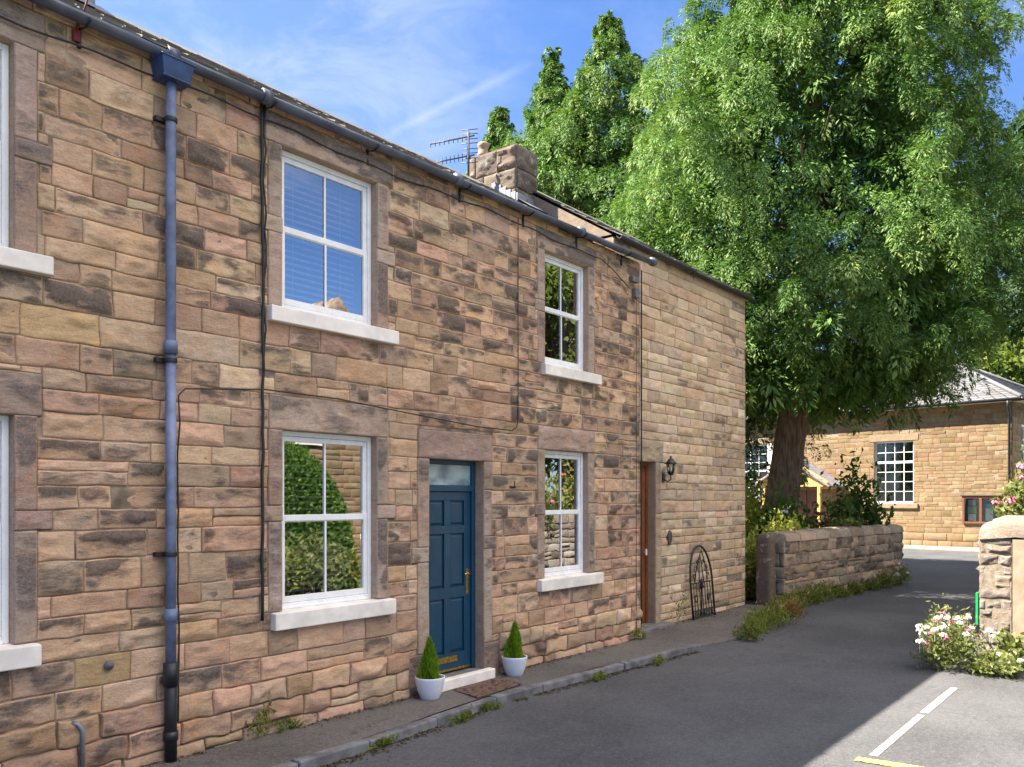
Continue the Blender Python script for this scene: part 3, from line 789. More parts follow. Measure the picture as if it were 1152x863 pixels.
# gables up to the ridge
for xg in (-8.85, 10.80):
    m = MB().add([(xg - .14, 0.03, 5.30), (xg - .14, 5., 5.30), (xg - .14, 2.52, 6.68), (xg + .14, .03, 5.30), (xg + .14, 5., 5.30), (xg + .14, 2.52, 6.68)], [])
    fq = np.array([(0, 1, 2, 2), (3, 5, 4, 4)])
    m = MB().add([(xg - .14, 0.03, 5.30), (xg - .14, 2.52, 5.30), (xg - .14, 5., 5.30), (xg - .14, 2.52, 6.68), (xg + .14, 0.03, 5.30), (xg + .14, 2.52, 5.30), (xg + .14, 5., 5.30), (xg + .14, 2.52, 6.68)], [])
    fq = np.array([(0, 3, 2, 1), (4, 5, 6, 7), (0, 4, 7, 3), (2, 3, 7, 6)])
    pt.append((np.array(m.v), fq, np.broadcast_to(np.array([.3, .22, .15, 1.]), (8, 4)), np.zeros(8), 0))
stone_wall_obj('wall', pt, [M['stone'], M['mortar']], cot, CO)


def surround(rects, op, parent, off, Y=0., mat=M['stone_dressed'], pal=PALD, seed=5, depth=.22, soot=.5):
    r = np.random.default_rng(seed); x0, x1, z0, z1 = op
    pts = []
    for q in rects:
        base_pal = [tuple(np.array(pal[r.integers(len(pal))]))]
        pts.append(part_faces([q], (0, Y, 0), DU, DN, base_pal, r, res=.018, gap=.004, bulge=.004, amp=.009, proud=.007, edge=.012, soot=soot, tilt=.001, jitter=.002, tone=.1))
    c = pal[0]
    dn = Y + depth
    f = Y + .004
    pts += [part_box(x0 - .14, x0 - .0015, f, dn, z0, z1, c), part_box(x1 + .0015, x1 + .14, f, dn, z0, z1, c), part_box(x0 - .14, x1 + .14, f, dn, z1 + .0015, z1 + .16, c)]
    return stone_wall_obj('stone_surround', pts, [mat, M['mortar']], parent, off)


for i, (rc, w) in enumerate(zip(sur[:6], WIN)): surround(rc, w[:4], cot, CO, seed=20 + i)
surround(sur[6], (dx0, dx1, PV, dz1), cot, CO, seed=40)


def sash_window(x0, x1, z0, z1, sill, parent, off, Y=.075, blind=True, slat_tilt=.5, curtain=False, bars=1):
    fw = .045
    mb = MB()
    for b in ((x0, x0 + fw, z0, z1), (x1 - fw, x1, z0, z1), (x0 + fw, x1 - fw, z1 - fw, z1), (x0 + fw, x1 - fw, z0, z0 + .05)):
        mb.box(b[0], b[1], Y, Y + .10, b[2], b[3])
    mb.box(x0 + fw - .004, x1 - fw + .004, Y - .012, Y + .03, z0 - .002, z0 + .022)
    win = mb.build('window', M['white'], parent, .006, off)
    zm = z0 + (z1 - z0) * .505
    for up in (True, False):
        a, b = x0 + fw + .002, x1 - fw - .002; c, d = ((zm - .03, z1 - fw - .002) if up else (z0 + .052, zm + .035)); ys = Y + (.018 if up else .034)
        if not up: ys = Y + .008
        s = .046; g = MB()
        g.box(a, a + s, ys, ys + .04, c, d).box(b - s, b, ys, ys + .04, c, d).box(a + s, b - s, ys, ys + .04, d - s - (.01 if not up else 0), d).box(a + s, b - s, ys, ys + .04, c, c + s + (.0 if up else .012))
        if up: pass
        sash = g.build('sash', M['white'], win, .004, off)
        g = MB(); xm = (a + b) / 2; g.box(xm - .010, xm + .010, ys + .006, ys + .018, c + s, d - s); g.build('glazing_bar', M['white'], win, .002, off)
        p = MB(); yg = ys + .02; p.add([(a + s - .004, yg, c + s - .004), (b - s + .004, yg, c + s - .004), (b - s + .004, yg, d - s + .004), (a + s - .004, yg, d - s + .004)], [(0, 1, 2, 3)])
        p.build('pane', M['glass'], win, 0, off)
    sm = MB(); sm.add([(sill[0], -.075, sill[2]), (sill[1], -.075, sill[2]), (sill[1], Y + .06, sill[2]), (sill[0], Y + .06, sill[2]), (sill[0], -.075, z0 - .012), (sill[1], -.075, z0 - .012), (sill[1], Y + .06, z0 + .003), (sill[0], Y + .06, z0 + .003)],
                      [(3, 2, 1, 0), (4, 5, 6, 7), (0, 1, 5, 4), (1, 2, 6, 5), (2, 3, 7, 6), (3, 0, 4, 7)])
    sm.build('sill', M['cream'], win, .008, off)
    if blind:
        g = MB(); z = z0 + .08
        while z < z1 - .08:
            cy = Y + .17; h = .024; g.obox((((x0 + x1) / 2), cy, z), ((x1 - x0) / 2 - .07, 0, 0), (0, h * cos(slat_tilt), h * sin(slat_tilt)), (0, -.0008 * sin(slat_tilt), .0008 * cos(slat_tilt))); z += .058
        for xx in (x0 + .28, x1 - .28): g.box(xx - .002, xx + .002, Y + .14, Y + .142, z0 + .05, z1 - .05)
        g.build('blind', M['blind'], win, 0, off)
    if curtain:
        g = MB(); n = 26
        for (ca, cb) in ((x1 - .30, x1 - .03),):
            vv = []
            for k in range(n + 1):
                xx = ca + (cb - ca) * k / n; yy = Y + .20 + .025 * sin(k * 1.5); vv += [(xx, yy, z0 - .02), (xx, yy, z1 + .05)]
            g.add(vv, [(2 * k, 2 * k + 2, 2 * k + 3, 2 * k + 1) for k in range(n)], True)
        g.build('curtain', M['curtain'], win, 0, off)
    return win


for i, w in enumerate(WIN):
    sash_window(*w[:4], w[5], cot, CO, blind=i in (0, 1, 2, 3), slat_tilt=(.75 if w[6] else .35), curtain=i in (4, 5))

# front door with frame, fanlight and panels
Yd = .12
mb = MB()
mb.box(dx0, dx0 + .06, Yd, Yd + .1, dz0, dz1).box(dx1 - .06, dx1, Yd, Yd + .1, dz0, dz1).box(dx0 + .06, dx1 - .06, Yd, Yd + .1, dz1 - .05, dz1).box(dx0 + .06, dx1 - .06, Yd + .002, Yd + .1, 1.93, 2.0)
df = mb.build('door_frame', M['door_blue'], cot, .005, CO)
p = MB().add([(dx0 + .055, Yd + .03, 1.995), (dx1 - .055, Yd + .03, 1.995), (dx1 - .055, Yd + .03, dz1 - .045), (dx0 + .055, Yd + .03, dz1 - .045)], [(0, 1, 2, 3)])
m, t, pp = newmat('frosted_fanlight'); pp.inputs['Base Color'].default_value = (.22, .33, .36, 1); pp.inputs['Roughness'].default_value = .12; pp.inputs['Specular IOR Level'].default_value = .8
t.links.new(mixc(t, ramp(t, noise(t, 5, 2), .35, .65), (.10, .19, .23), (.34, .46, .47)), pp.inputs['Base Color'])
p.build('fanlight', m, df, 0, CO)
lx0, lx1, lz0, lz1 = dx0 + .062, dx1 - .062, dz0 + .03, 1.928
mb = MB(); yl = Yd + .025
st = .105; xm = (lx0 + lx1) / 2
zr = [lz0, lz0 + .20, .78, .89, 1.38, 1.48, lz1 - .11, lz1]
mb.box(lx0, lx0 + st, yl, yl + .045, lz0, lz1).box(lx1 - st, lx1, yl, yl + .045, lz0, lz1)
zz_ = [(lz0, lz0 + .2), (.74, .86), (1.46, 1.55), (lz1 - .10, lz1)]
for a, b in zz_: mb.box(lx0 + st, lx1 - st, yl, yl + .045, a, b)
pr = [(zz_[0][1], zz_[1][0]), (zz_[1][1], zz_[2][0]), (zz_[2][1], zz_[3][0])]
for a, b in pr:
    mb.box(xm - .05, xm + .05, yl, yl + .045, a, b)
    for xa, xb in ((lx0 + st, xm - .05), (xm + .05, lx1 - st)):
        mb.box(xa, xb, yl + .022, yl + .04, a, b)
        i_ = .035
        mb.add([(xa + .012, yl + .0215, a + .012), (xb - .012, yl + .0215, a + .012), (xb - .012, yl + .0215, b - .012), (xa + .012, yl + .0215, b - .012), (xa + i_, yl + .008, a + i_), (xb - i_, yl + .008, a + i_), (xb - i_, yl + .008, b - i_), (xa + i_, yl + .008, b - i_)],
               [(0, 1, 5, 4), (1, 2, 6, 5), (2, 3, 7, 6), (3, 0, 4, 7), (4, 5, 6, 7)])
dr = mb.build('door', M['door_blue'], cot, .004, CO)
g = MB(); hx = lx1 - .055
g.box(hx - .018, hx + .018, yl - .006, yl + .002, .76, 1.06); g.tube([(hx, yl, 1.0), (hx, yl - .045, 1.0)], .010, 8); g.tube([(hx + .005, yl - .045, 1.0), (hx - .10, yl - .05, 1.0)], .010, 8)
g.build('handle', M['brass'], dr, .002, CO)
g = MB(); g.box(xm - .16, xm + .16, yl - .006, yl + .002, lz0 + .10, lz0 + .165); g.box(xm - .13, xm + .13, yl - .012, yl - .005, lz0 + .112, lz0 + .152); g.build('letter_plate', M['brass'], dr, .002, CO)
g = MB(); g.box(lx0, lx1, yl - .012, yl + .004, lz0 + .005, lz0 + .03); g.build('weather_strip', M['brass'], dr, .002, CO)
mb = MB(); mb.box(dx0 + .003, dx1 - .003, -.03, Yd + .12, PV - .06, dz0 + .012); mb.build('threshold', M['kerb'], cot, .006, CO)
mb = MB(); mb.box(6.50, 7.43, -.13, -.032, PV - .05, -.075); mb.build('doorstep', M['cream'], cot, .012, CO)

# roof
def slate_roof(name, x0, x1, ye, ze, yr, zr, mat, parent, off, seed, row=.24, wid=(.22, .42), th=.018, over=.10):
    """front slope of overlapping slates plus plain rear slope, one mesh"""
    r = np.random.default_rng(seed)
    L = math.hypot(yr - ye, zr - ze); s = np.array([0, (yr - ye) / L, (zr - ze) / L]); n = np.array([0, -s[2], s[1]])
    V = []; F = []; A = []
    k = 0; y = -over
    E = np.array([0, ye, ze])
    while y < L - .05:
        x = x0 - r.uniform(0, .2)
        while x < x1:
            w = r.uniform(*wid); a, b = max(x, x0) + .003, min(x + w, x1) - .003
            if b - a > .04:
                v = r.random(); d0 = r.normal(0, .008); lift = r.uniform(.6, 1.5) * th
                top = min(y + row * 1.5, L)
                for (xx, yy, hh) in ((a, y + d0, lift + th), (b, y + d0 + r.normal(0, .006), lift + th), (b, top, .004), (a, top, .004), (a, y + d0, lift), (b, y + d0, lift)):
                    V.append(E + np.array([xx, 0, 0]) + s * yy + n * hh); A.append(v)
                F += [(k, k + 1, k + 2, k + 3), (k + 4, k + 5, k + 1, k), (k + 1, k + 5, k + 2, k + 2), (k, k + 3, k + 4, k + 4)]; k += 6
            x += w
        y += row * r.uniform(.95, 1.05)
    # under-sheet, rear slope and ridge
    for quad in ([(x0, ye - .02, ze - .02), (x1, ye - .02, ze - .02), (x1, yr, zr - .02), (x0, yr, zr - .02)], [(x0, yr, zr - .01), (x1, yr, zr - .01), (x1, 2 * yr - ye + .1, ze - .06), (x0, 2 * yr - ye + .1, ze - .06)]):
        V += [np.array(p) for p in quad]; A += [.3] * 4; F.append((k, k + 1, k + 2, k + 3)); k += 4
    x = x0
    while x < x1 - .05:
        b = min(x + .45, x1); v = r.random()
        for xx in (x + .003, b - .003):
            for dy, dz in ((-.16, -.075), (0, .045), (.16, -.075)): V.append(np.array([xx, yr + dy, zr + .02 + dz])); A.append(v)
        F += [(k, k + 3, k + 4, k + 1), (k + 1, k + 4, k + 5, k + 2)]; k += 6; x = b
    F = [f if f[2] != f[3] else (f[0], f[1], f[2], f[2]) for f in F]
    V = np.array(V)
    me = bpy.data.meshes.new(name); me.from_pydata([tuple(v) for v in V - np.asarray(off)], [], [f if len(set(f)) == 4 else tuple(dict.fromkeys(f)) for f in F])
    me.materials.append(mat); a = me.attributes.new('var', 'FLOAT', 'POINT'); a.data.foreach_set('value', np.array(A, np.float32)); me.update()
    return link(name, me, parent)


slate_roof('roof', -9.1, 10.9, -.02, 5.335, 2.5, 6.83, M['slate'], cot, CO, 1)


def chimney(x0, x1, y0, y1, z0, z1, parent, off, seed, pots, flash=True):
    r = np.random.default_rng(seed)
    pal = [(.15, .12, .095), (.17, .135, .105), (.13, .105, .085), (.19, .15, .115)]
    pts = [part_box(x0, x1, y0, y1, z0, z1, (.22, .18, .14), 0)]
    zc = [z0]
    while zc[-1] < z1 - .15: zc.append(zc[-1] + r.uniform(.27, .34))
    zc[-1] = z1
    for O, du, dn, Ln in (((x0, y0, 0), (1, 0, 0), (0, -1, 0), x1 - x0), ((x1, y1, 0), (-1, 0, 0), (0, 1, 0), x1 - x0), ((x0, y1, 0), (0, -1, 0), (-1, 0, 0), y1 - y0), ((x1, y0, 0), (0, 1, 0), (1, 0, 0), y1 - y0)):
        rc = course_rects(0, Ln, zc, .32, (.35, .75), r, sneck=0)
        pts.append(part_faces(rc, O, du, dn, pal, r, res=.035, soot=.8, bulge=.02, amp=.028, gap=.008, proud=.01))
    pts.append(part_box(x0 + .03, x1 - .03, y0 + .03, y1 - .03, z1, z1 + .03, (.18, .15, .12), 0))
    ch = stone_wall_obj('chimney', pts, [M['stone_rubble'], M['mortar']], parent, off)
    for (px, py, h) in pots:
        g = MB(); g.lathe((px, py, z1 + .05), [(.105, 0), (.10, .05), (.085, .1), (.075, h - .1), (.095, h - .07), (.098, h - .03), (.085, h), (.06, h)], 18); g.build('chimney_pot', M['terracotta'], ch, 0, off)
    if flash:
        g = MB(); zf = lambda y: 5.335 + (y + .02) * .593
        n_ = 5
        for k in range(n_):
            ya, yb = y0 - .02 + (y1 - y0) * .5 * k / n_, y0 - .02 + (y1 - y0) * .5 * (k + 1) / n_
            g.box(x0 - .045, x0 - .018, ya, yb, zf(ya) - .02, zf(yb) + .12)
        g.box(x0 - .04, x1 + .04, y0 - .06, y0 - .03, zf(y0) - .05, zf(y0) + .14)
        g.add([(x0 - .1, y0 - .05, zf(y0) + .06), (x1 + .1, y0 - .05, zf(y0) + .06), (x1 + .1, y0 - .34, zf(y0 - .34) + .065), (x0 - .1, y0 - .34, zf(y0 - .34) + .065)], [(0, 3, 2, 1)])
        g.build('flashing', M['lead'], ch, .004, off)
    return ch


chimney(10.55, 11.10, 2.0, 2.98, 6.2, 7.46, cot, CO, 3, [(10.74, 2.84, .24)])
chimney(3.28, 3.86, 2.0, 3.0, 6.1, 8.05, cot, CO, 4, [(3.57, 2.25, .55), (3.57, 2.75, .55)])

# gutter: half-round sections with sag, brackets, hopper, downpipe
def half_gutter(name, pts, rad, mat, parent, off):
    mb = MB(); n = 9
    for (p, q_) in zip(pts[:-1], pts[1:]):
        vs_ = []
        for P in (p, q_):
            for rr in (rad, rad - .008):
                for k in range(n): a = pi + pi * k / (n - 1); vs_.append((P[0], P[1] + rr * cos(a), P[2] + rr * sin(a)))
        fs = []
        for k in range(n - 1): fs += [(k, k + 1, 2 * n + k + 1, 2 * n + k), (n + k + 1, n + k, 3 * n + k, 3 * n + k + 1)]
        fs += [(0, 2 * n, 3 * n, n), (n - 1, 2 * n - 1, 4 * n - 1, 3 * n - 1)] + [(k, n + k, n + k + 1, k + 1) for k in range(n - 1)] + [(2 * n + k, 2 * n + k + 1, 3 * n + k + 1, 3 * n + k) for k in range(n - 1)]
        mb.add(vs_, fs, True)
        # joint collar
        mb.tube([(q_[0] - .04, q_[1], q_[2] - .004), (q_[0] + .04, q_[1], q_[2] - .004)], rad + .006, 16)
    return mb.build(name, mat, parent, 0, off)


GY = -.115
gu = half_gutter('gutter', [(-9, GY, 5.30), (-1, GY, 5.29), (2.2, GY, 5.275), (3.5, GY, 5.265), (4.36, GY, 5.272), (6.8, GY, 5.295), (9.2, GY, 5.33), (11.12, GY, 5.36)], .056, M['gutter'], cot, CO)
for x in (.4, 1.6, 2.85, 4.42, 5.6, 6.95, 8.1, 9.25, 10.4):
    g = MB(); zg = np.interp(x, [-1, 3.5, 6.8, 11], [5.29, 5.265, 5.295, 5.36]) - .065; g.tube([(x, .01, zg - .10), (x, -.02, zg + .01), (x, GY, zg - .004), (x, GY - .065, zg + .02), (x, GY - .065, zg + .045)], .008, 6); g.box(x - .012, x + .012, -.02, .0, zg - .12, zg + .03)
    g.build('gutter_bracket', M['black_iron'], gu, 0, CO)
X = 3.51
mb = MB(); mb.add([(X - .135, -.205, 5.21), (X + .135, -.205, 5.21), (X + .135, -.012, 5.21), (X - .135, -.012, 5.21), (X - .11, -.18, 5.075), (X + .11, -.18, 5.075), (X + .11, -.03, 5.075), (X - .11, -.03, 5.075)],
                  [(0, 3, 2, 1), (4, 5, 6, 7), (0, 1, 5, 4), (1, 2, 6, 5), (2, 3, 7, 6), (3, 0, 4, 7)])
mb.box(X - .142, X + .142, -.212, -.01, 5.205, 5.217)
mb.box(X - .118, X + .118, -.188, -.02, 5.06, 5.076)
mb.build('rainwater_hopper', M['hopper_blue'], cot, .008, CO)
mb = MB(); mb.tube([(X, -.09, 5.065), (X, -.085, 4.9), (X, -.085, .55)], .039, 14); mb.tube([(X, -.085, .50), (X, -.085, 2.98)], .0391, 14)
for z in (3.02, .95): mb.tube([(X, -.085, z - .05), (X, -.085, z + .05)], .052, 14)
dp = mb.build('downpipe', M['pipe_blue'], cot, 0, CO)
mb = MB(); mb.tube([(X, -.085, -.18), (X, -.085, .56)], .046, 14); mb.tube([(X, -.085, .40), (X, -.085, .58)], .056, 14); mb.tube([(X, -.085, -.02), (X, -.085, .05)], .055, 14)
mb.build('iron_shoe', M['black_iron'], dp, 0, CO)
for z in (4.78, 2.92, 1.42, .02):
    g = MB(); g.tube([(X, -.085, z - .018), (X, -.085, z + .018)], .049, 14); g.box(X - .10, X + .05, -.05, -.0, z - .018, z + .018); g.build('pipe_clip', M['black_iron'], dp, .003, CO)


def cable(pts, rad=.006, name='cable', mat='cable', n=6):
    mb = MB(); mb.tube(pts, rad, n); return mb.build(name, M[mat], cot, 0, CO)


r = np.random.default_rng(8)
cable([(4.385 + r.normal(0, .006), -.032, z) for z in np.linspace(5.3, .80, 26)], .013)
cable([(4.405 + r.normal(0, .008), -.038, z) for z in np.linspace(5.28, 2.9, 18)], .008)
xs = np.linspace(1.2, 10.6, 60)
cable([(x, -.034, 5.08 + .006 * x + .02 * sin(x * 1.9) + .012 * sin(x * 7) + (0 if x < 9.8 else -.35 * (x - 9.8))) for x in xs], .0075)
cable([(3.60, -.035, .1)] + [(3.60 + r.normal(0, .006), -.04, z) for z in np.linspace(.2, 2.66, 12)] + [(3.66, -.035, 2.72), (4.4, -.035, 2.79), (5.2, -.035, 2.785), (6.2, -.035, 2.72), (7.2, -.035, 2.66), (7.85, -.035, 2.655), (7.94, -.035, 2.70), (7.97, -.035, 2.80)] + [(7.97, -.034, z) for z in np.linspace(3., 5.2, 8)], .0065)
for (x0, x1, z0, z1) in ((10.62, 10.80, 4.98, 5.06), (10.70, 10.80, 4.76, 4.90)):
    g = MB(); g.box(x0, x1, -.075, -.004, z0, z1); g.build('junction_box', simple('grey_plastic', (.12, .125, .14), .5, .2, 8), cot, .008, CO)
cable([(10.78, -.035, z) for z in np.linspace(4.76, -.1, 12)], .005)
cable([(10.93, -.035, z) for z in np.linspace(5.2, .0, 12)], .012)
cable([(2.86, -.03, -.18), (2.86, -.045, .18), (2.83, -.04, .24), (2.80, -.01, .25)], .017, 'waste_pipe', 'lead', 10)
g = MB(); g.tube([(3.06, -.012, .62), (3.06, -.03, .62)], .035, 14); g.tube([(3.06, -.03, .62), (3.06, -.033, .62)], .018, 12); g.build('vent_outlet', M['kerb'], cot, 0, CO)
g = MB(); g.tube([(7.88, -.0, 1.98), (7.88, -.05, 1.98), (7.88, -.052, 2.06)], .008, 6); g.tube([(7.83, -.02, 1.99), (7.95, -.02, 1.99)], .01, 6); g.build('iron_hook', simple('rusty_iron', (.07, .03, .015), .8, .4, 30), cot, 0, CO)
g = MB(); g.tube([(2.84, -.19, 5.42), (2.84, -.12, 5.33), (2.82, -.03, 5.18)], .007, 6); g.box(2.80, 2.85, -.035, -.005, 5.12, 5.2); g.build('red_bracket', simple('red_oxide', (.16, .02, .02), .7, .2, 30), cot, 0, CO)

# ------------------------------------------------------------------ the annex set back beyond the terrace
an = empty('cottage_annex', (13.4, ANX, G), 'paler sandstone end cottage set back beside the terrace with brown door', 'house'); AO = root_at(an)
AX0, AX1 = 10.955, 15.9
ad = (11.36, 12.24, G + .05, 2.44)
arects = [(ad[0] - .2, ad[1] + .26, 2.44, 2.80), (ad[1], ad[1] + .17, G, .55), (ad[1], ad[1] + .2, .55, 1.6), (ad[1], ad[1] + .17, 1.6, 2.44), (ad[0] - .16, ad[0], G, 1.2), (ad[0] - .16, ad[0], 1.2, 2.44)]
ah = arects + [(ad[0], ad[1], G - .1, 2.44)]
r = np.random.default_rng(17)
rc = course_rects(AX0, AX1, [G - .06, .1, 1.2, 2.44, 2.8, 4.4, 5.78], .165, (.3, .75), r, ah, sneck=.03)
rt = course_rects(0, 5.0, [G - .06, .1, 1.2, 2.44, 2.8, 4.4, 5.78], .2, (.3, .75), r, sneck=.03)
pt = [part_faces(rc, (0, ANX, 0), DU, DN, PALA, r, res=.032, soot=.12, amp=.012, bulge=.006, gap=.0045, tone=.09, edge=.014),
      part_back(AX0, AX1, G - .1, 5.80, ah, (0, ANX, 0), DU, DN),
      part_faces(rt, (AX1, ANX, 0), (0, 1, 0), (1, 0, 0), PALA, r, res=.08, soot=.08, amp=.008, gap=.006, tone=.1),
      part_box(AX0, AX1 - .02, 5.0, 5.4, G - .1, 5.8), part_box(AX1 - .3, AX1 - .015, ANX + .02, 5.2, G - .1, 5.8), part_box(AX0 + .003, AX0 + .28, ANX + .02, 5.2, G - .1, 5.8)]
for xg in (AX0 + .115, AX1 - .16):
    m = MB().add([(xg - .13, ANX + .03, 5.835), (xg - .13, 2.85, 5.835), (xg - .13, 5.25, 5.835), (xg - .13, 2.85, 7.305), (xg + .13, ANX + .03, 5.835), (xg + .13, 2.85, 5.835), (xg + .13, 5.25, 5.835), (xg + .13, 2.85, 7.305)], [])
    pt.append((np.array(m.v), np.array([(0, 3, 2, 1), (4, 5, 6, 7), (0, 4, 7, 3), (2, 3, 7, 6)]), np.broadcast_to(np.array([.27, .21, .15, 1.]), (8, 4)), np.full(8, .42), 0))
stone_wall_obj('wall', pt, [M['stone_pale'], M['mortar_pale']], an, AO)
surround(arects, (ad[0], ad[1], G, 2.44), an, AO, Y=ANX, mat=M['stone_pale'], pal=[(.42, .33, .24), (.40, .30, .22)], seed=61, depth=.2, soot=.1)
slate_roof('roof', 10.955, 16.0, ANX - .02, 5.84, 2.85, 7.345, M['slate'], an, AO, 2)
half_gutter('gutter', [(10.95, ANX - .10, 5.80), (13.4, ANX - .10, 5.785), (16.0, ANX - .10, 5.77)], .05, M['dark_gutter'], an, AO)
mb = MB(); yd = ANX + .13
mb.box(ad[0], ad[0] + .06, yd, yd + .09, G + .05, 2.44).box(ad[1] - .06, ad[1], yd, yd + .09, G + .05, 2.44).box(ad[0] + .06, ad[1] - .06, yd, yd + .09, 2.38, 2.44)
mb.box(ad[0] + .062, ad[1] - .062, yd + .03, yd + .075, G + .06, 2.378)
for k in range(6): xx = ad[0] + .1 + .125 * k; mb.box(xx, xx + .11, yd + .022, yd + .032, G + .12, 2.33)
d2 = mb.build('door', M['wood_brown'], an, .004, AO)
g = MB(); g.tube([(ad[1] - .10, yd + .03, .98), (ad[1] - .10, yd - .02, .98)], .012, 8); g.box(ad[1] - .12, ad[1] - .08, yd - .03, yd - .005, .93, 1.03); g.build('handle', M['white'], d2, .004, AO)
mb = MB(); mb.box(ad[0] - .05, ad[1] + .30, ANX - .20, ANX + .2, G - .02, G + .10); mb.build('doorstep', M['kerb'], an, .015, AO)

# wall lantern
L = np.array([12.50, ANX, 2.25])
ln = empty('wall_lantern', tuple(L), 'black lantern on a wall bracket beside the brown door', 'lamp'); LO = root_at(ln)
g = MB(); g.box(L[0] - .045, L[0] + .045, ANX - .03, ANX - .002, L[2] - .14, L[2] + .02); g.tube([(L[0], ANX - .02, L[2] - .09), (L[0], ANX - .10, L[2] - .14), (L[0], ANX - .17, L[2] - .10), (L[0], ANX - .17, L[2] - .02)], .012, 8); g.build('bracket', M['black_iron'], ln, .003, LO)
lc = np.array([L[0], ANX - .17, L[2]])
g = MB(); g.lathe(lc, [(.035, -.02), (.05, 0), (.055, .012), (.055, .018)], 6)
for k in range(6):
    a = 2 * pi * k / 6; g.tube([lc + np.array([.052 * cos(a), .052 * sin(a), .015]), lc + np.array([.088 * cos(a), .088 * sin(a), .20])], .006, 5)
g.build('cage', M['black_iron'], ln, 0, LO)
g = MB(); g.lathe(lc, [(.112, .195), (.115, .205), (.07, .25), (.045, .29), (.03, .295), (.018, .31), (.02, .33), (.008, .35)], 6); g.build('lantern_roof', M['black_iron'], ln, 0, LO)
g = MB(); g.lathe(lc, [(.046, .02), (.080, .195)], 6); g.build('lantern_glass', glass_mat('lantern_glass', .1, (.95, .95, .92)), ln, 0, LO)
g = MB(); g.lathe(lc, [(.012, .02), (.014, .09), (.024, .12), (.012, .16)], 10); g.build('bulb', M['white'], ln, 0, LO)

pq = empty('house_plaque', (12.68, ANX - .01, 1.2), 'small dark oval plaque on the pale wall below the lantern', 'plaque')
g = MB(); n = 24
for k, (rx_, rz_, y0, y1) in enumerate(((.075, .12, ANX - .045, ANX - .005),)):
    vs_ = [(12.68 + rx_ * cos(2 * pi * i / n), y, 1.2 + rz_ * sin(2 * pi * i / n)) for y in (y0, y1) for i in range(n)]
    g.add(vs_, [tuple(range(n))[::-1], tuple(range(n, 2 * n))] + [(i, (i + 1) % n, n + (i + 1) % n, n + i) for i in range(n)])
g.build('plate', simple('dark_bronze', (.06, .05, .045), .5, .3, 20), pq, .006, root_at(pq))
g = MB(); g.tube([(12.68 + .058 * cos(a), ANX - .047, 1.2 + .10 * sin(a)) for a in np.linspace(0, 2 * pi, 25)], .005, 5); g.build('rim', M['lead'], pq, 0, root_at(pq))

# iron trellis leaning against the wall
tr = empty('garden_trellis', (13.9, ANX - .1, G), 'black wrought iron arched trellis leaning on the pale wall', 'trellis'); TO = root_at(tr)
tx0, tx1, zb, zt = 13.30, 14.16, G + .03, 1.02
ty = lambda z: ANX - .16 + .11 * (z - zb) / (zt - zb)
xc = (tx0 + tx1) / 2; hw = (tx1 - tx0) / 2; za = zt - .62
arch = [(xc - hw * cos(a), za + (zt - za) * sin(a)) for a in np.linspace(0, pi, 22)]
g = MB(); fr = [(tx0, zb)] + arch + [(tx1, zb)]
g.tube([(x, ty(z), z) for x, z in fr], .019, 8)
for z in (zb + .05, zb + .16, za - .02): g.tube([(tx0, ty(z), z), (tx1, ty(z), z)], .013, 6)
g.build('frame', M['black_iron'], tr, 0, TO)
g = MB()
for k in range(1, 8):
    x = tx0 + (tx1 - tx0) * k / 8; g.tube([(x, ty(zb + .05), zb + .05), (x, ty(za), za)], .008, 5)
for k in range(14):
    x = tx0 + (tx1 - tx0) * (k + .5) / 14; g.tube([(x, ty(zb + .05) - .004, zb + .05), (x, ty(zb + .16) - .004, zb + .16)], .010, 5)
for s_ in (-1, 1):
    g.tube([(xc + s_ * hw * q_ * .8, ty(za + .1), za - .02 + h_) for q_, h_ in ((.75, 0), (.55, .25), (.28, .42), (.05, .55))], .009, 5)
    g.tube([(xc + s_ * .09, ty(za), za - .02), (xc + s_ * .06, ty(za + .2), za + .22), (xc + s_ * .01, ty(za + .4), za + .45)], .009, 5)
    for (cx, cz, rr) in ((.20, .22, .07), (.10, .33, .05), (.26, .10, .05)):
        g.tube([(xc + s_ * cx + rr * cos(a) * (1 - a / 14), ty(za + cz), za + cz + rr * sin(a) * (1 - a / 14)) for a in np.linspace(0, 8, 16)], .007, 5)
    g.tube([(xc + s_ * .24 + .05 * cos(a), ty(.2), zb + .36 + .06 * sin(a)) for a in np.linspace(0, 2 * pi, 12)], .012, 5)
g.tube([(xc, ty(.3), zb + .16), (xc, ty(.5), zb + .55)], .012, 6); g.lathe((xc, ty(.4), zb + .5), [(.01, 0), (.05, .05), (.03, .1), (.045, .14), (.005, .2)], 8)
g.build('scrollwork', M['black_iron'], tr, 0, TO)

# TV aerial behind the chimney
ae = empty('tv_aerial', (10.23, 2.72, 6.9), 'two combed TV aerials on one mast beside the roof chimney', 'aerial'); EO = root_at(ae)
g = MB(); g.tube([(10.23, 2.72, 6.75), (10.23, 2.72, 7.74)], .018, 8); g.box(10.20, 10.26, 2.70, 2.74, 7.30, 7.36); g.build('mast', M['dark_gutter'], ae, 0, EO)
for (z, L_) in ((7.66, .62), (7.35, .56)):
    d = np.array([-.62, .76, -.20]); d /= np.linalg.norm(d); sd = np.array([.0, .05, 1.]); g = MB(); p0 = np.array([10.23, 2.72, z]); g.tube([p0 + d * -.1, p0 + d * L_], .011, 6)
    for k in range(8):
        c = p0 + d * (.10 + (L_ - .1) * k / 7.); h = .05 + .012 * (7 - k) / 7; g.tube([c - sd * h, c + sd * h], .006, 5)
    for dy in (-.11, -.04, .04, .11): c = p0 - d * .02 + np.array([0, 0, dy]); g.tube([c + np.array([.06, -.12, 0]), c - np.array([.06, -.12, 0])], .007, 5)
    g.build('boom', M['dark_gutter'], ae, 0, EO)

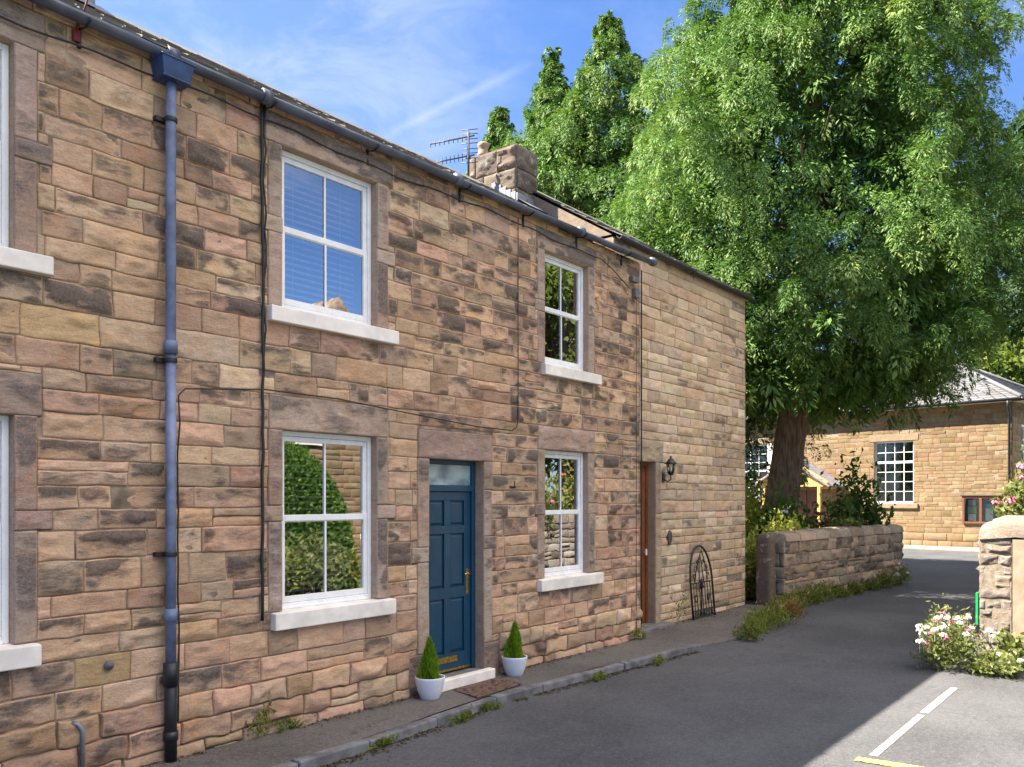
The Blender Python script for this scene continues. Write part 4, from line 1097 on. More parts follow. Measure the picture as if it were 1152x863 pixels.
# potted conifers and doormat
def potted(x, y, s, label, seed):
    t = empty('potted_conifer', (x, y, PV), label, 'pot plant', 'conifers in white pots by the blue door'); off = root_at(t)
    r = np.random.default_rng(seed); z = PV + .005
    g = MB(); g.lathe((x, y, z), [(.085 * s, 0), (.095 * s, .01), (.13 * s, .10 * s), (.148 * s, .19 * s), (.152 * s, .215 * s), (.150 * s, .225 * s), (.138 * s, .222 * s), (.135 * s, .19 * s)], 28); g.build('pot', M['pot_white'], t, 0, off)
    g = MB(); n = 20; vs_ = [(x, y, z + .208 * s)] + [(x + .138 * s * cos(2 * pi * k / n), y + .138 * s * sin(2 * pi * k / n), z + .20 * s + r.normal(0, .004)) for k in range(n)]
    g.add(vs_, [(0, 1 + k, 1 + (k + 1) % n) for k in range(n)]); g.build('soil', M['soil'], t, 0, off)
    m = 2600; h = r.random(m) ** 1.25; a = r.uniform(0, 2 * pi, m); rad = .112 * s * (1 - h) ** .75 * (.35 + .65 * r.random(m) ** .5) * (1 + .25 * np.sin(3 * a + 5 * h))
    lx, ly = r.normal(0, .01, 2)
    P = np.stack([x + rad * np.cos(a) + lx * h, y + rad * np.sin(a) + ly * h, z + .20 * s + h * .40 * s], 1)
    D_ = np.stack([np.cos(a) * .35, np.sin(a) * .35, np.full(m, 1.)], 1) + r.normal(0, .18, (m, 3))
    leaves(P, D_, .07 * s * r.uniform(.6, 1.3, m), .012 * s, r.normal(.5, .2, m), 'foliage', M['pot_plant'], t, off=off, rs=r)
    g = MB(); g.tube([(x, y, z + .18 * s), (x + lx, y + ly, z + .5 * s)], [.012, .003], 6); g.build('stem', M['bark'], t, 0, off)


potted(6.27, -.21, 1.02, 'small bright green conifer in white pot, nearer the window', 1)
potted(7.70, -.19, 1.0, 'small bright green conifer in white pot, right of the doorstep', 2)
dm = MB(); c0, c1, c2, c3 = (6.66, -.165), (6.56, -.60), (7.36, -.57), (7.42, -.15)
dm.poly_prism([c0, c1, c2, c3], PV + .012, PV + .026); o = dm.build('doormat', M['doormat'], None, .004); tag(o, 'brown patterned doormat on the pavement before the blue door', 'doormat')

# ------------------------------------------------------------------ garden wall and gatepost
A_, B_ = np.array([16.4, -.15, 0]), np.array([23.0, -.75, 0]); Lw = np.linalg.norm(B_ - A_); gd = (B_ - A_) / Lw; gn = np.array([gd[1], -gd[0], 0])
PALG = [(.40, .33, .25), (.34, .275, .205), (.45, .375, .285), (.37, .285, .21), (.47, .345, .24)]
gw = empty('garden_wall', tuple((A_ + B_) / 2 + np.array([0, 0, G])), 'low mossy gritstone garden wall beside the road under the big tree', 'wall'); WO = root_at(gw)
r = np.random.default_rng(23)
rc = course_rects(0, Lw, [G - .05, 1.02], .21, (.3, .8), r, sneck=.1)
re = course_rects(0, .5, [G - .05, 1.02], .3, (.25, .6), r, sneck=0)
pt = [part_faces(rc, A_, gd, gn, PALG, r, res=.045, soot=.4, amp=.028, bulge=.022, gap=.006, jitter=.02, edge=.04),
      part_faces(re, A_ - gn * .5, gn, -gd, PALG, r, res=.045, soot=.3, amp=.02, bulge=.02, gap=.006, jitter=.012),
      part_faces(rc, B_ - gn * .5, -gd, -gn, PALG, r, res=.1, soot=.3, amp=.02, bulge=.02, gap=.006, jitter=.012),
      part_faces(re, B_, -gn, gd, PALG, r, res=.06, soot=.3, amp=.02, bulge=.02, gap=.006, jitter=.012)]
for sgn, O, n2 in ((1, A_, gn), (-1, B_ - gn * .5, -gn)):
    pt.append(part_back(.01, Lw - .01, G - .1, 1.02, [], O, gd * sgn, n2, w=-.016))
stone_wall_obj('wall_stones', pt, [M['stone_garden'], M['mortar']], gw, WO)
# rounded coping stones
u = 0.; pts = []; cv = []; cf = []; cc_ = []; k = 0
while u < Lw - .05:
    L_ = min(r.uniform(.45, .8), Lw - u); top = 1.20 + r.normal(0, .015); nseg, nl = 9, 8; col = np.array(PALG[r.integers(5)]) * r.uniform(.9, 1.25)
    for i in range(nl + 1):
        uu = u + .008 + (L_ - .016) * i / nl; en = 1 - .06 * (1 if i in (0, nl) else 0)
        for j in range(nseg):
            a = pi * j / (nseg - 1); wv = -.25 + .285 * cos(a); zv = 1.0 + (top - 1.0) * (max(sin(a), 0) ** .38) * en
            p = A_ + gd * uu + gn * (wv) + np.array([0, 0, zv]); dn_ = .02 * (fbm(np.array([uu * 5]), np.array([wv * 5]), np.array([zv * 5]), seed=4)[0] - .5); cv.append(p + np.array([0, 0, dn_ * 1.5]) + gn * dn_); cc_.append(np.append(col, 1))
    for i in range(nl):
        for j in range(nseg - 1): b = k + i * nseg + j; cf.append((b, b + nseg, b + nseg + 1, b + 1))
    for i in (0, nl):
        cv.append(A_ + gd * (u + .008 + (L_ - .016) * i / nl) - gn * .25 + np.array([0, 0, 1.0])); cc_.append(np.append(col, 1)); m0 = len(cv) - 1
        for j in range(nseg - 1):
            b = k + i * nseg + j; cf.append((m0, b, b + 1, b + 1))
    k = len(cv); u += L_
vv_ = np.array(cv); ff_ = np.array(cf); tri = ff_[:, 2] == ff_[:, 3]
cent = (vv_[ff_[tri][:, 1]] + vv_[ff_[tri][:, 2]]) / 2; ff_[tri, 3] = len(vv_) + np.arange(tri.sum()); ff_[tri] = ff_[tri][:, [0, 1, 3, 2]]
cv = list(vv_) + list(cent); cc_ = cc_ + [cc_[a] for a in ff_[tri][:, 1]]
mesh_np('coping', np.array(cv), ff_, M['stone_garden'], gw, {'col': ('FLOAT_COLOR', np.array(cc_)), 'soot': ('FLOAT', np.full(len(cv), .15))}, smooth=True, off=WO)


def block_mesh(name, c, sx, sy, z0, z1, mat, parent, off, col, seed, rz=0, round_top=.0, amp=.01, nseg=(8, 8, 30), soot=.2, taper=0):
    """weathered upright stone: subdivided box with worn arrises"""
    nx_, ny_, nz_ = nseg; V = []; F = []; ring = [(-1 + 2 * i / nx_, -1) for i in range(nx_)] + [(1, -1 + 2 * i / ny_) for i in range(ny_)] + [(1 - 2 * i / nx_, 1) for i in range(nx_)] + [(-1, 1 - 2 * i / ny_) for i in range(ny_)]
    n = len(ring)
    lev = list(np.linspace(0, 1, nz_)) + [1.0]
    for li, f in enumerate(lev):
        sh = 1 - .0 * f - taper * f
        if round_top and f > 1 - round_top: q_ = (f - 1 + round_top) / round_top; sh *= math.sqrt(max(0., 1 - .75 * q_ * q_))
        if li == nz_: sh *= .02
        for (a, b) in ring:
            k_ = (abs(a) ** 6 + abs(b) ** 6) ** (-1 / 6); x, y = a * k_ * sx / 2 * sh, b * k_ * sy / 2 * sh
            z = z0 + (z1 - z0) * f
            nn = (fbm(np.array([(x + c[0]) * 7]), np.array([(y + c[1]) * 7]), np.array([z * 6]), seed=seed)[0] - .5) * 2 * amp
            rr = math.hypot(x, y) + 1e-6; x += nn * x / rr; y += nn * y / rr
            V.append((c[0] + x * cos(rz) - y * sin(rz), c[1] + x * sin(rz) + y * cos(rz), z + nn * .5 * f))
    for i in range(len(lev) - 1):
        for j in range(n): F.append((i * n + j, i * n + (j + 1) % n, (i + 1) * n + (j + 1) % n, (i + 1) * n + j))
    return mesh_np(name, np.array(V), np.array(F), mat, parent, {'col': ('FLOAT_COLOR', np.broadcast_to(np.array([*col, 1.]), (len(V), 4))), 'soot': ('FLOAT', np.full(len(V), soot))}, smooth=True, off=off)


o = block_mesh('gatepost', (16.12, .12, 0), .30, .30, G - .05, 1.17, M['stone_garden'], None, None, (.17, .125, .095), 5, rz=-.1, round_top=.1, soot=.42, amp=.015)
tag(o, 'dark weathered stone gatepost with worn top at the garden wall end', 'gatepost')

# ------------------------------------------------------------------ wall in the right foreground
RX, RY = 12.4, -4.2
rw = empty('rubble_wall', (RX + 4, RY - .3, G), 'sunlit grey rubble wall with big rounded coping beside the parking bay', 'wall'); RO = root_at(rw)
PALR = [(.28, .25, .21), (.25, .22, .185), (.31, .285, .245), (.245, .20, .165), (.285, .23, .175), (.34, .32, .285)]
r = np.random.default_rng(29)
re = course_rects(0, .36, [G - .05, 1.33], .145, (.12, .30), r, sneck=.2)
rl = course_rects(0, 17., [G - .05, 1.33], .17, (.2, .5), r, sneck=.15)
pt = [part_faces(re, (RX, RY, 0), (0, -1, 0), (-1, 0, 0), PALR, r, res=.015, soot=.35, amp=.013, bulge=.012, gap=.009, jitter=.012, edge=.007, tone=.12),
      part_faces(rl, (RX + 17, RY, 0), (-1, 0, 0), (0, 1, 0), PALR, r, res=.06, soot=.2, amp=.03, bulge=.025, gap=.01, jitter=.02, edge=.04, tone=.2),
      part_back(0, .36, G - .1, 1.33, [], (RX, RY, 0), (0, -1, 0), (-1, 0, 0), w=.004, col=(.36, .33, .28)),
      part_box(RX + .02, RX + 17, RY - .50, RY - .02, G - .1, 1.34, (.33, .29, .23), 1)]
stone_wall_obj('wall_stones', pt, [M['stone_rubble'], M['mortar_pale']], rw, RO)
# boulder-like coping: long rounded stones laid along the top
x = RX - .04; first = True
cv = []; cf = []; cc_ = []; k = 0
while x < RX + 16.8:
    L_ = r.uniform(.6, 1.0); y0, y1 = RY + .03, RY - (.86 if first else .55); nu, nj = 14, 11
    for i in range(nu + 1):
        for j in range(nj):
            a = pi * j / (nj - 1); f = i / nu; en = (1 - abs(2 * f - 1) ** 5) ** .5 if 0 < f < 1 else .0
            en = max(en, .0)
            zz0 = 1.32 + (.27 + .02 * sin(x)) * (max(0, sin(a)) ** .36) * (.72 + .28 * en); yy = (y0 + y1) / 2 + (y0 - y1) / 2 * cos(a) * (.94 + .06 * en)
            xx = x + L_ * f; nn = .10 * (fbm(np.array([xx * 5.2]), np.array([yy * 5.2]), np.array([zz0 * 3]), seed=9)[0] - .5)
            cv.append((xx - nn * .6, yy, zz0 + nn * (1 if 0 < j < nj - 1 else 0))); cc_.append((.25, .205, .165, 1) if first else (.25, .21, .17, 1))
    for i in range(nu):
        for j in range(nj - 1): b = k + i * nj + j; cf.append((b, b + 1, b + nj + 1, b + nj))
    m0 = len(cv); cv.append((x, (y0 + y1) / 2, 1.36)); cc_.append((.25, .205, .165, 1)); cv.append((x + L_, (y0 + y1) / 2, 1.36)); cc_.append((.25, .205, .165, 1))
    for j in range(nj - 1): cf.append((m0, k + j + 1, k + j, k + j)); cf.append((m0 + 1, k + nu * nj + j, k + nu * nj + j + 1, k + nu * nj + j + 1))
    k = len(cv); x += L_ + .015; first = False
me = bpy.data.meshes.new('coping'); me.from_pydata([tuple(np.array(v) - RO) for v in cv], [], [tuple(dict.fromkeys(f)) for f in cf]); me.materials.append(M['stone_rubble'])
a = me.attributes.new('col', 'FLOAT_COLOR', 'POINT'); a.data.foreach_set('color', np.array(cc_, np.float32).ravel()); a = me.attributes.new('soot', 'FLOAT', 'POINT'); a.data.foreach_set('value', np.full(len(cv), .12, np.float32))
me.polygons.foreach_set('use_smooth', np.ones(len(me.polygons), bool)); me.update(); link('coping', me, rw)
# dressed gate pier with a round-headed sunk panel
gp = empty('gate_pier', (RX + .12, RY - .66, G), 'smooth buff stone gate pier with arched recess at the rubble wall end', 'gate pier'); PO = root_at(gp)
px0, py1, py0 = RX - .03, RY - .375, RY - .95
mb = MB(); n = 16; yc = (py0 + py1) / 2; hw_ = .16; zc_ = .85; zb_ = .25
ar = [(yc + hw_, zb_)] + [(yc + hw_ * cos(a), zc_ + hw_ * sin(a)) for a in np.linspace(0, pi, n)] + [(yc - hw_, zb_)]
# front ring between panel outline and the pier's outline
outl = [(py1, zb_)] + [(yc + (py1 - yc) * max(-1, min(1, 1.6 * cos(a))), zc_ + .30 * min(1, 1.6 * sin(a))) for a in np.linspace(0, pi, n)] + [(py0, zb_)]
nn = len(ar)
mb.add([(px0, y, z) for y, z in ar] + [(px0, y, z) for y, z in outl] + [(px0 + .05, y, z) for y, z in ar], [(i, i + 1, nn + i + 1, nn + i) for i in range(nn - 1)] + [(2 * nn + i, 2 * nn + i + 1, i + 1, i) for i in range(nn - 1)] + [tuple(range(2 * nn, 3 * nn))[::-1]])
mb.box(px0 + .052, px0 + .45, py0 + .001, py1 - .001, G - .05, 1.329); mb.box(px0, px0 + .051, py0, py1, G - .05, zb_); mb.box(px0, px0 + .051, py0, py1, zc_ + .30, 1.33)
mb.box(px0 + .0005, px0 + .051, py1 - .002, py1, zb_, zc_ + .3)
P_ = mb.build('pier_block', simple('buff_dressed_stone', (.33, .245, .165), .9, .16, 7, bmp=.5, bscale=60), gp, 0, PO)

# green sign edge behind the wall
gs = MB(); gs.box(RX + .02, RX + .34, RY + .02, RY + .05, .20, .62); o = gs.build('green_sign', simple('bright_green_panel', (.01, .32, .09), .4, .05, 4), None, .004)
tag(o, 'small bright green sign fixed to the edge of the rubble wall', 'sign')

ln.scale = (.86, .86, .86)
# ------------------------------------------------------------------ village hall
vh = empty('village_hall', tuple(hp(4, 0, G)), 'single-storey golden sandstone hall with hipped slate roof across the road', 'hall'); VO = root_at(vh)
r = np.random.default_rng(31)
s0, s1, EV = -1.5, 15.0, 5.95
PALH = [(.225, .16, .092), (.235, .172, .10), (.21, .148, .08), (.245, .185, .112), (.22, .15, .088)]
HW = [(2.48, 4.29, 1.63, 4.48), (9.80, 11.4, 1.9, 4.66), (6.9, 8.7, G, 2.3)]
rc = course_rects(s0, s1, [G - .05, .35, 1.5, 4.5, EV], .185, (.25, .65), r, HW, sneck=.05)
rs_ = course_rects(0, 12, [G - .05, .35, 1.5, 4.5, EV], .235, (.35, .85), r, [(1.2, 2.4, 3.2, 5.0)], sneck=.05)
sd_ = hp(s0, 0, 0)
pt = [part_faces(rc, H0, hd, hn, PALH, r, res=.14, soot=.05, amp=.008, bulge=.006, gap=.004, jitter=.01, tone=.07, edge=.04),
      part_back(s0, s1, G - .1, EV, HW, H0, hd, hn, col=(.5, .38, .2)),
      part_faces(rs_, sd_, -hn, -hd, PALH, r, res=.3, soot=.08, amp=.01, gap=.012, tone=.1),
      part_back(0, 12, G - .1, EV, [(1.2, 2.4, 3.2, 5.0)], sd_, -hn, -hd)]
# plinth
pl = course_rects(s0 - .05, s1, [G - .05, .32], .3, (.5, .9), r, [(6.9, 8.7, G - .1, 2.3)], sneck=0)
pt.append(part_faces(pl, H0 + hn * .07, hd, hn, PALH, r, res=.14, soot=.08, amp=.015, bulge=.015, gap=.008, tone=.08, skirt=.1))
hb = MB()
for (a, b, c, d) in ((hp(s1, 0, G), hp(s1, -12, G), None, None), (hp(s1, -12, G), hp(s0, -12, G), None, None)):
    hb.add([a, b, b + np.array([0, 0, EV - G]), a + np.array([0, 0, EV - G])], [(0, 1, 2, 3)])
pt.append((np.array(hb.v), np.array(hb.f), np.broadcast_to(np.array([.44, .32, .17, 1.]), (len(hb.v), 4)), np.zeros(len(hb.v)), 0))
stone_wall_obj('wall', pt, [M['stone_hall'], M['mortar_pale']], vh, VO)


def hbox(mb, s_a, s_b, w_a, w_b, z_a, z_b):
    c = hp((s_a + s_b) / 2, (w_a + w_b) / 2, (z_a + z_b) / 2)
    return mb.obox(c, hd * (s_b - s_a) / 2, hn * (w_b - w_a) / 2, np.array([0, 0, (z_b - z_a) / 2]))


def hall_window(a, b, c, d, cols, rows, sill=True, trans=None):
    mb = MB(); fw = .07
    for q_ in ((a, a + fw, c, d), (b - fw, b, c, d), (a + fw, b - fw, d - fw, d), (a + fw, b - fw, c, c + .1)): hbox(mb, q_[0], q_[1], -.20, -.11, q_[2], q_[3])
    win = mb.build('window', M['white'], vh, 0, VO)
    g = MB()
    for i in range(1, cols): x_ = a + fw + (b - a - 2 * fw) * i / cols; hbox(g, x_ - .013, x_ + .013, -.175, -.135, c + .1, d - fw)
    for j in range(1, rows):
        z_ = c + .1 + (d - c - .1 - fw) * j / rows; h_ = .05 if trans and j == trans else .013; hbox(g, a + fw, b - fw, -.170, -.130, z_ - h_, z_ + h_)
    g.build('glazing_bars', M['white'], win, 0, VO)
    p = MB(); p.add([hp(a + fw, -.152, c + .1), hp(b - fw, -.152, c + .1), hp(b - fw, -.152, d - fw), hp(a + fw, -.152, d - fw)], [(0, 3, 2, 1)]); p.build('pane', M['glass_hall'], win, 0, VO)
    g = MB(); hbox(g, a - .2, b + .2, -.2, .10, c - .22, c - .003); g.build('sill', M['hall_dressed'], win, .015, VO)
    g = MB()
    for q_ in ((a - .002, a + .012, c, d), (b - .012, b + .002, c, d), (a + .012, b - .012, d - .012, d + .002)): hbox(g, q_[0], q_[1], -.3, -.004, q_[2], q_[3])
    g.build('reveal', M['mortar_pale'], win, 0, VO)
    g = MB(); hbox(g, a - .2, b + .2, -.05, .022, d + .003, d + .3); g.build('lintel', M['hall_dressed'], win, .01, VO)
    if b > 5:
        g = MB(); hbox(g, b + .003, b + .30, -.05, .02, c, d); g.build('jamb', M['cream'], win, .01, VO); g = MB(); hbox(g, a - .3, a - .003, -.05, .02, c, d); g.build('jamb', M['cream'], win, .01, VO)
    g = MB(); hbox(g, a, b, -.9, -.85, c, d); g.build('dark_room_sheet', M['dark_room'], win, 0, VO)  # dark sheet standing in for the unlit room behind the pane


hall_window(*HW[0], 4, 6, trans=4)
hall_window(*HW[1], 3, 6, trans=3)
# side window
g = MB()
sp = lambda u_, w_, z_: sd_ - hn * u_ - hd * w_ + np.array([0, 0, z_])
g.add([sp(1.2, -.12, 3.2), sp(2.4, -.12, 3.2), sp(2.4, -.12, 5.0), sp(1.2, -.12, 5.0)], [(0, 1, 2, 3)])
pw = g.build('window', M['glass_hall'], vh, 0, VO)
g = MB()
for (ua, ub, za_, zb_) in ((1.2, 1.28, 3.2, 5.), (2.32, 2.4, 3.2, 5.), (1.28, 2.32, 4.92, 5.), (1.28, 2.32, 3.2, 3.3), (1.28, 2.32, 4.07, 4.15), (1.78, 1.82, 3.3, 4.92)):
    c = sp((ua + ub) / 2, -.07, (za_ + zb_) / 2); g.obox(c, hn * (ub - ua) / 2, hd * .04, np.array([0, 0, (zb_ - za_) / 2]))
g.build('frame', M['white'], pw, 0, VO)


def hip_roof():
    """slated hipped roof as rows of slates on each slope"""
    r = np.random.default_rng(41); V = []; F = []; A = []; k = 0; ov = .45
    c00, c10 = hp(s0 - ov, ov, EV + .02), hp(s1 + ov, ov, EV + .02); c01, c11 = hp(s0 - ov, -12 - ov, EV + .02), hp(s1 + ov, -12 - ov, EV + .02)
    rz_ = 9.05; ra, rb = hp(s0 + 5.2, -6, rz_), hp(s1 - 5.2, -6, rz_)
    for P0, P1, T0, T1 in ((c00, c10, ra, rb), (c01, c00, ra, ra), (c10, c11, rb, rb), (c11, c01, rb, ra)):
        rows = 24; nrm = np.cross(P1 - P0, T0 - P0); nrm /= np.linalg.norm(nrm); nrm *= np.sign(nrm[2])
        for j in range(rows):
            f0, f1 = j / rows, min(1, (j + 1.15) / rows)
            L0, L1, U0, U1 = P0 + (T0 - P0) * f0, P1 + (T1 - P1) * f0, P0 + (T0 - P0) * f1, P1 + (T1 - P1) * f1
            w_ = np.linalg.norm(L1 - L0); n_t = max(1, int(w_ / .45)); sh = r.random() / n_t
            cuts = [0] + [min(1, max(0, (i + sh + r.normal(0, .08)) / n_t)) for i in range(n_t)] + [1]
            for a, b in zip(cuts[:-1], cuts[1:]):
                if b - a < 1e-4: continue
                v = r.random(); li = r.uniform(.02, .04)
                V += [L0 + (L1 - L0) * a + nrm * li, L0 + (L1 - L0) * (b - .002) + nrm * li, U0 + (U1 - U0) * (b - .002), U0 + (U1 - U0) * a, L0 + (L1 - L0) * a, L0 + (L1 - L0) * (b - .002)]; A += [v] * 6
                F += [(k, k + 1, k + 2, k + 3), (k + 4, k + 5, k + 1, k)]; k += 6
    return mesh_np('roof', np.array(V), np.array(F), M['slate_hall'], vh, {'var': ('FLOAT', np.array(A))}, off=VO)


hr = hip_roof()
g = MB(); ra, rb = hp(s0 + 5.2, -6, 9.05), hp(s1 - 5.2, -6, 9.05); up = np.array([0, 0, .05])
for a, b in ((hp(s0 - .45, .45, EV + .02), ra), (hp(s1 + .45, .45, EV + .02), rb), (ra, rb), (hp(s0 - .45, -12.45, EV + .02), ra)): g.tube([a + up, b + up], .10, 6)
g.build('hip_tiles', simple('hip_tile', (.15, .145, .15), .7, .2, 4), hr, 0, VO)
g = MB(); hbox(g, s0 - .42, s1 + .42, 0., .42, EV - .06, EV - .005); 
c = sd_ + np.array([0, 0, 0]); g.obox(hp(s0 - .215, -6, EV - .033), hd * .205, hn * 6.4, np.array([0, 0, .027])); g.build('soffit', M['cream'], vh, 0, VO)
g = MB(); g.tube([hp(s0 - .45, .50, EV - .02), hp(s1 + .45, .50, EV - .02)], .07, 8); g.tube([hp(s0 - .50, .5, EV - .02), hp(s0 - .50, -12, EV - .02)], .07, 8)
gg = g.build('gutter', M['dark_gutter'], vh, 0, VO)
g = MB(); g.tube([hp(s0 + .02, .50, EV - .07), hp(s0 + .02, .45, EV - .3), hp(s0 + .08, .12, EV - .62), hp(s0 + .08, .11, G)], .055, 8); g.build('downpipe', M['dark_gutter'], vh, 0, VO)
# timber porch: gable, brackets and slate roof
pa, pb, pz, px_ = 5.75, 9.45, 2.55, 3.62; pd = 1.6; pm = (pa + pb) / 2
g = MB(); e = .16
for sa, sb in ((pa, pm), (pb, pm)):
    d_ = np.array([sb - sa, px_ - pz]); ln_ = np.linalg.norm(d_); c = hp((sa + sb) / 2, pd, (pz + px_) / 2); ax = (hd * d_[0] + np.array([0, 0, d_[1]])) / 2; nz_ = np.cross(ax, hn); nz_ = nz_ / np.linalg.norm(nz_); g.obox(c, ax, hn * .05, nz_ * .10)
hbox(g, pa + .15, pb - .15, pd - .07, pd + .03, 2.42, 2.62)
for s_ in (pm - .05,): hbox(g, s_, s_ + .08, pd - .05, pd + .02, 2.6, px_ - .1)
for sa in (pa + .35, pb - .47): hbox(g, sa, sa + .14, pd - .12, pd + .02, G, 2.45); hbox(g, sa, sa + .12, .02, pd - .12, 2.3, 2.42)
g.add([hp(pa + .3, pd - .02, 2.6), hp(pb - .3, pd - .02, 2.6), hp(pm + .62, pd - .02, 3.2), hp(pm, pd - .02, 3.55), hp(pm - .62, pd - .02, 3.2)], [])
for (a1, b1, a2, b2) in ((pa + .3, 2.6, pm - .85, 3.02), (pb - .3, 2.6, pm + .85, 3.02)):
    g.add([hp(a1, pd - .03, b1), hp(a2, pd - .03, b1), hp(a2, pd - .03, b2)], [(0, 1, 2)])
g.add([hp(pm - .85, pd - .03, 2.98), hp(pm + .85, pd - .03, 2.98), hp(pm, pd - .03, 3.5)], [(0, 1, 2)])
po = g.build('porch', M['wood_yellow'], vh, 0, VO)
g = MB(); g.add([hp(pm - .85, pd - .04, 2.62), hp(pm + .85, pd - .04, 2.62), hp(pm + .85, pd - .04, 2.98), hp(pm - .85, pd - .04, 2.98)], [(0, 1, 2, 3)]); g.build('gable_glass', M['glass_hall'], po, 0, VO)
g = MB()
for sa in (pa - .15, pb + .15):
    z_e = pz - .10; g.add([hp(sa, pd + .2, z_e), hp(pm, pd + .2, px_ + .12), hp(pm, .0, px_ + .12), hp(sa, .0, z_e), hp(sa, pd + .2, z_e - .07), hp(pm, pd + .2, px_ + .05), hp(pm, .0, px_ + .05), hp(sa, .0, z_e - .07)], [(0, 1, 2, 3), (7, 6, 5, 4), (0, 4, 5, 1), (3, 0, 4, 7)])
me_o = g.build('porch_roof', simple('porch_slate', (.17, .16, .175), .7, .25, 5, bmp=.3, bscale=20), po, 0, VO)
g = MB(); hbox(g, 6.95, 8.65, -.25, -.2, G, 2.3); hbox(g, 6.95, 7.05, -.2, -.12, G, 2.3); hbox(g, 8.55, 8.65, -.2, -.12, G, 2.3); hbox(g, 7.75, 7.85, -.2, -.15, G, 2.3); g.build('entrance_door', M['wood_red'], vh, 0, VO)

# notice board on the hall wall
nb = empty('notice_board', tuple(hp(-.32, .06, .78)), 'red-brown glazed notice board with posters on the hall wall', 'notice board'); NO = root_at(nb)
a, b, c, d = -1.05, .41, .78, 1.95
g = MB(); hbox(g, a, b, .025, .06, c, d)
for q_ in ((a, a + .09, c, d), (b - .09, b, c, d), (a + .09, b - .09, d - .09, d), (a + .09, b - .09, c, c + .08), (-.37, -.26, c + .08, d - .09)): hbox(g, q_[0], q_[1], .06, .10, q_[2], q_[3])
g.build('frame', M['wood_red'], nb, .008, NO)
g = MB(); hbox(g, a - .08, b + .08, .02, .15, d + .01, d + .05); g.build('board_roof', M['dark_gutter'], nb, .005, NO)
g = MB(); hbox(g, -.255, b - .095, .061, .066, c + .085, d - .095); g.build('backing', simple('green_baize', (.05, .13, .09), .9, .1, 5), nb, 0, NO)
g = MB(); hbox(g, a + .095, -.375, .061, .066, c + .085, d - .095); g.build('backing', simple('navy_baize', (.03, .05, .13), .9, .1, 5), nb, 0, NO)
for i, (sa, sb, za_, zb_, col) in enumerate(((-.13, .18, .90, 1.20, (.75, .76, .74)), (-.15, .20, 1.22, 1.52, (.42, .56, .40)), (-.12, .17, 1.55, 1.80, (.55, .50, .62)), (-.80, -.50, .92, 1.45, (.70, .78, .85)), (-.78, -.52, 1.47, 1.62, (.20, .42, .75)))):
    g = MB(); hbox(g, sa, sb, .067, .070, za_, zb_); g.build('poster', simple('poster_paper', col, .8, .08, 12), nb, 0, NO)
    if i in (0, 3):
        pass
g = MB(); 
for (sa, sb) in ((a + .092, -.372), (-.258, b - .092)): g.add([hp(sa, .085, c + .08), hp(sb, .085, c + .08), hp(sb, .085, d - .09), hp(sa, .085, d - .09)], [(0, 3, 2, 1)])
g.build('glass', glass_mat('board_glass', .06, (.95, .96, .96)), nb, 0, NO)
# overhead wire to the hall, casting the slanting shadow line
# ------------------------------------------------------------------ house across the lane (seen in the window glass)
oh = empty('stone_house', (17, -15, G), 'sunlit sandstone house opposite the terrace, mirrored in its windows', 'house'); OO = root_at(oh)
r = np.random.default_rng(51); ox0, ox1, oy = 13.2, 23.5, -12.5
OH = [(17.0, 18.2, .8, 2.3), (17.0, 18.2, 3.5, 4.8), (14.2, 15.3, .8, 2.3), (14.2, 15.3, 3.5, 4.8), (20.5, 21.6, .8, 2.3)]
rc = course_rects(ox0, ox1, [G - .05, .8, 2.3, 3.5, 4.8, 5.4], .2, (.3, .7), r, OH, sneck=.05)
flip = lambda u_: u_
pt = [part_faces([(-b_, -a_, c_, d_) for a_, b_, c_, d_ in rc], (0, oy, 0), (-1, 0, 0), (0, 1, 0), PALH, r, res=.12, soot=.1, amp=.014, gap=.01, tone=.12),
      part_back(-ox1, -ox0, G - .1, 5.4, [(-b_, -a_, c_, d_) for a_, b_, c_, d_ in OH], (0, oy, 0), (-1, 0, 0), (0, 1, 0)),
      part_box(ox0, ox0 + .3, oy - 7, oy - .02, G - .1, 5.4, PALH[0]), part_box(ox1 - .3, ox1, oy - 7, oy - .02, G - .1, 5.4, PALH[0]), part_box(ox0, ox1, oy - 7.3, oy - 7, G - .1, 5.4, PALH[0])]
stone_wall_obj('wall', pt, [M['stone_hall'], M['mortar_pale']], oh, OO)
for (a, b, c, d) in OH:
    g = MB(); g.box(a, a + .08, oy - .18, oy - .1, c, d).box(b - .08, b, oy - .18, oy - .1, c, d).box(a + .08, b - .08, oy - .18, oy - .1, d - .08, d).box(a + .08, b - .08, oy - .18, oy - .1, c, c + .1).box(a + .08, b - .08, oy - .17, oy - .11, (c + d) / 2 - .03, (c + d) / 2 + .03)
    wn = g.build('window', M['white'], oh, .006, OO)
    g = MB(); g.add([(a + .08, oy - .15, c + .1), (b - .08, oy - .15, c + .1), (b - .08, oy - .15, d - .08), (a + .08, oy - .15, d - .08)], [(3, 2, 1, 0)]); g.build('pane', M['glass_hall'], wn, 0, OO)
    g = MB(); g.box(a - .15, b + .15, oy - .15, oy + .09, c - .16, c - .003); g.build('sill', M['cream'], wn, .01, OO)
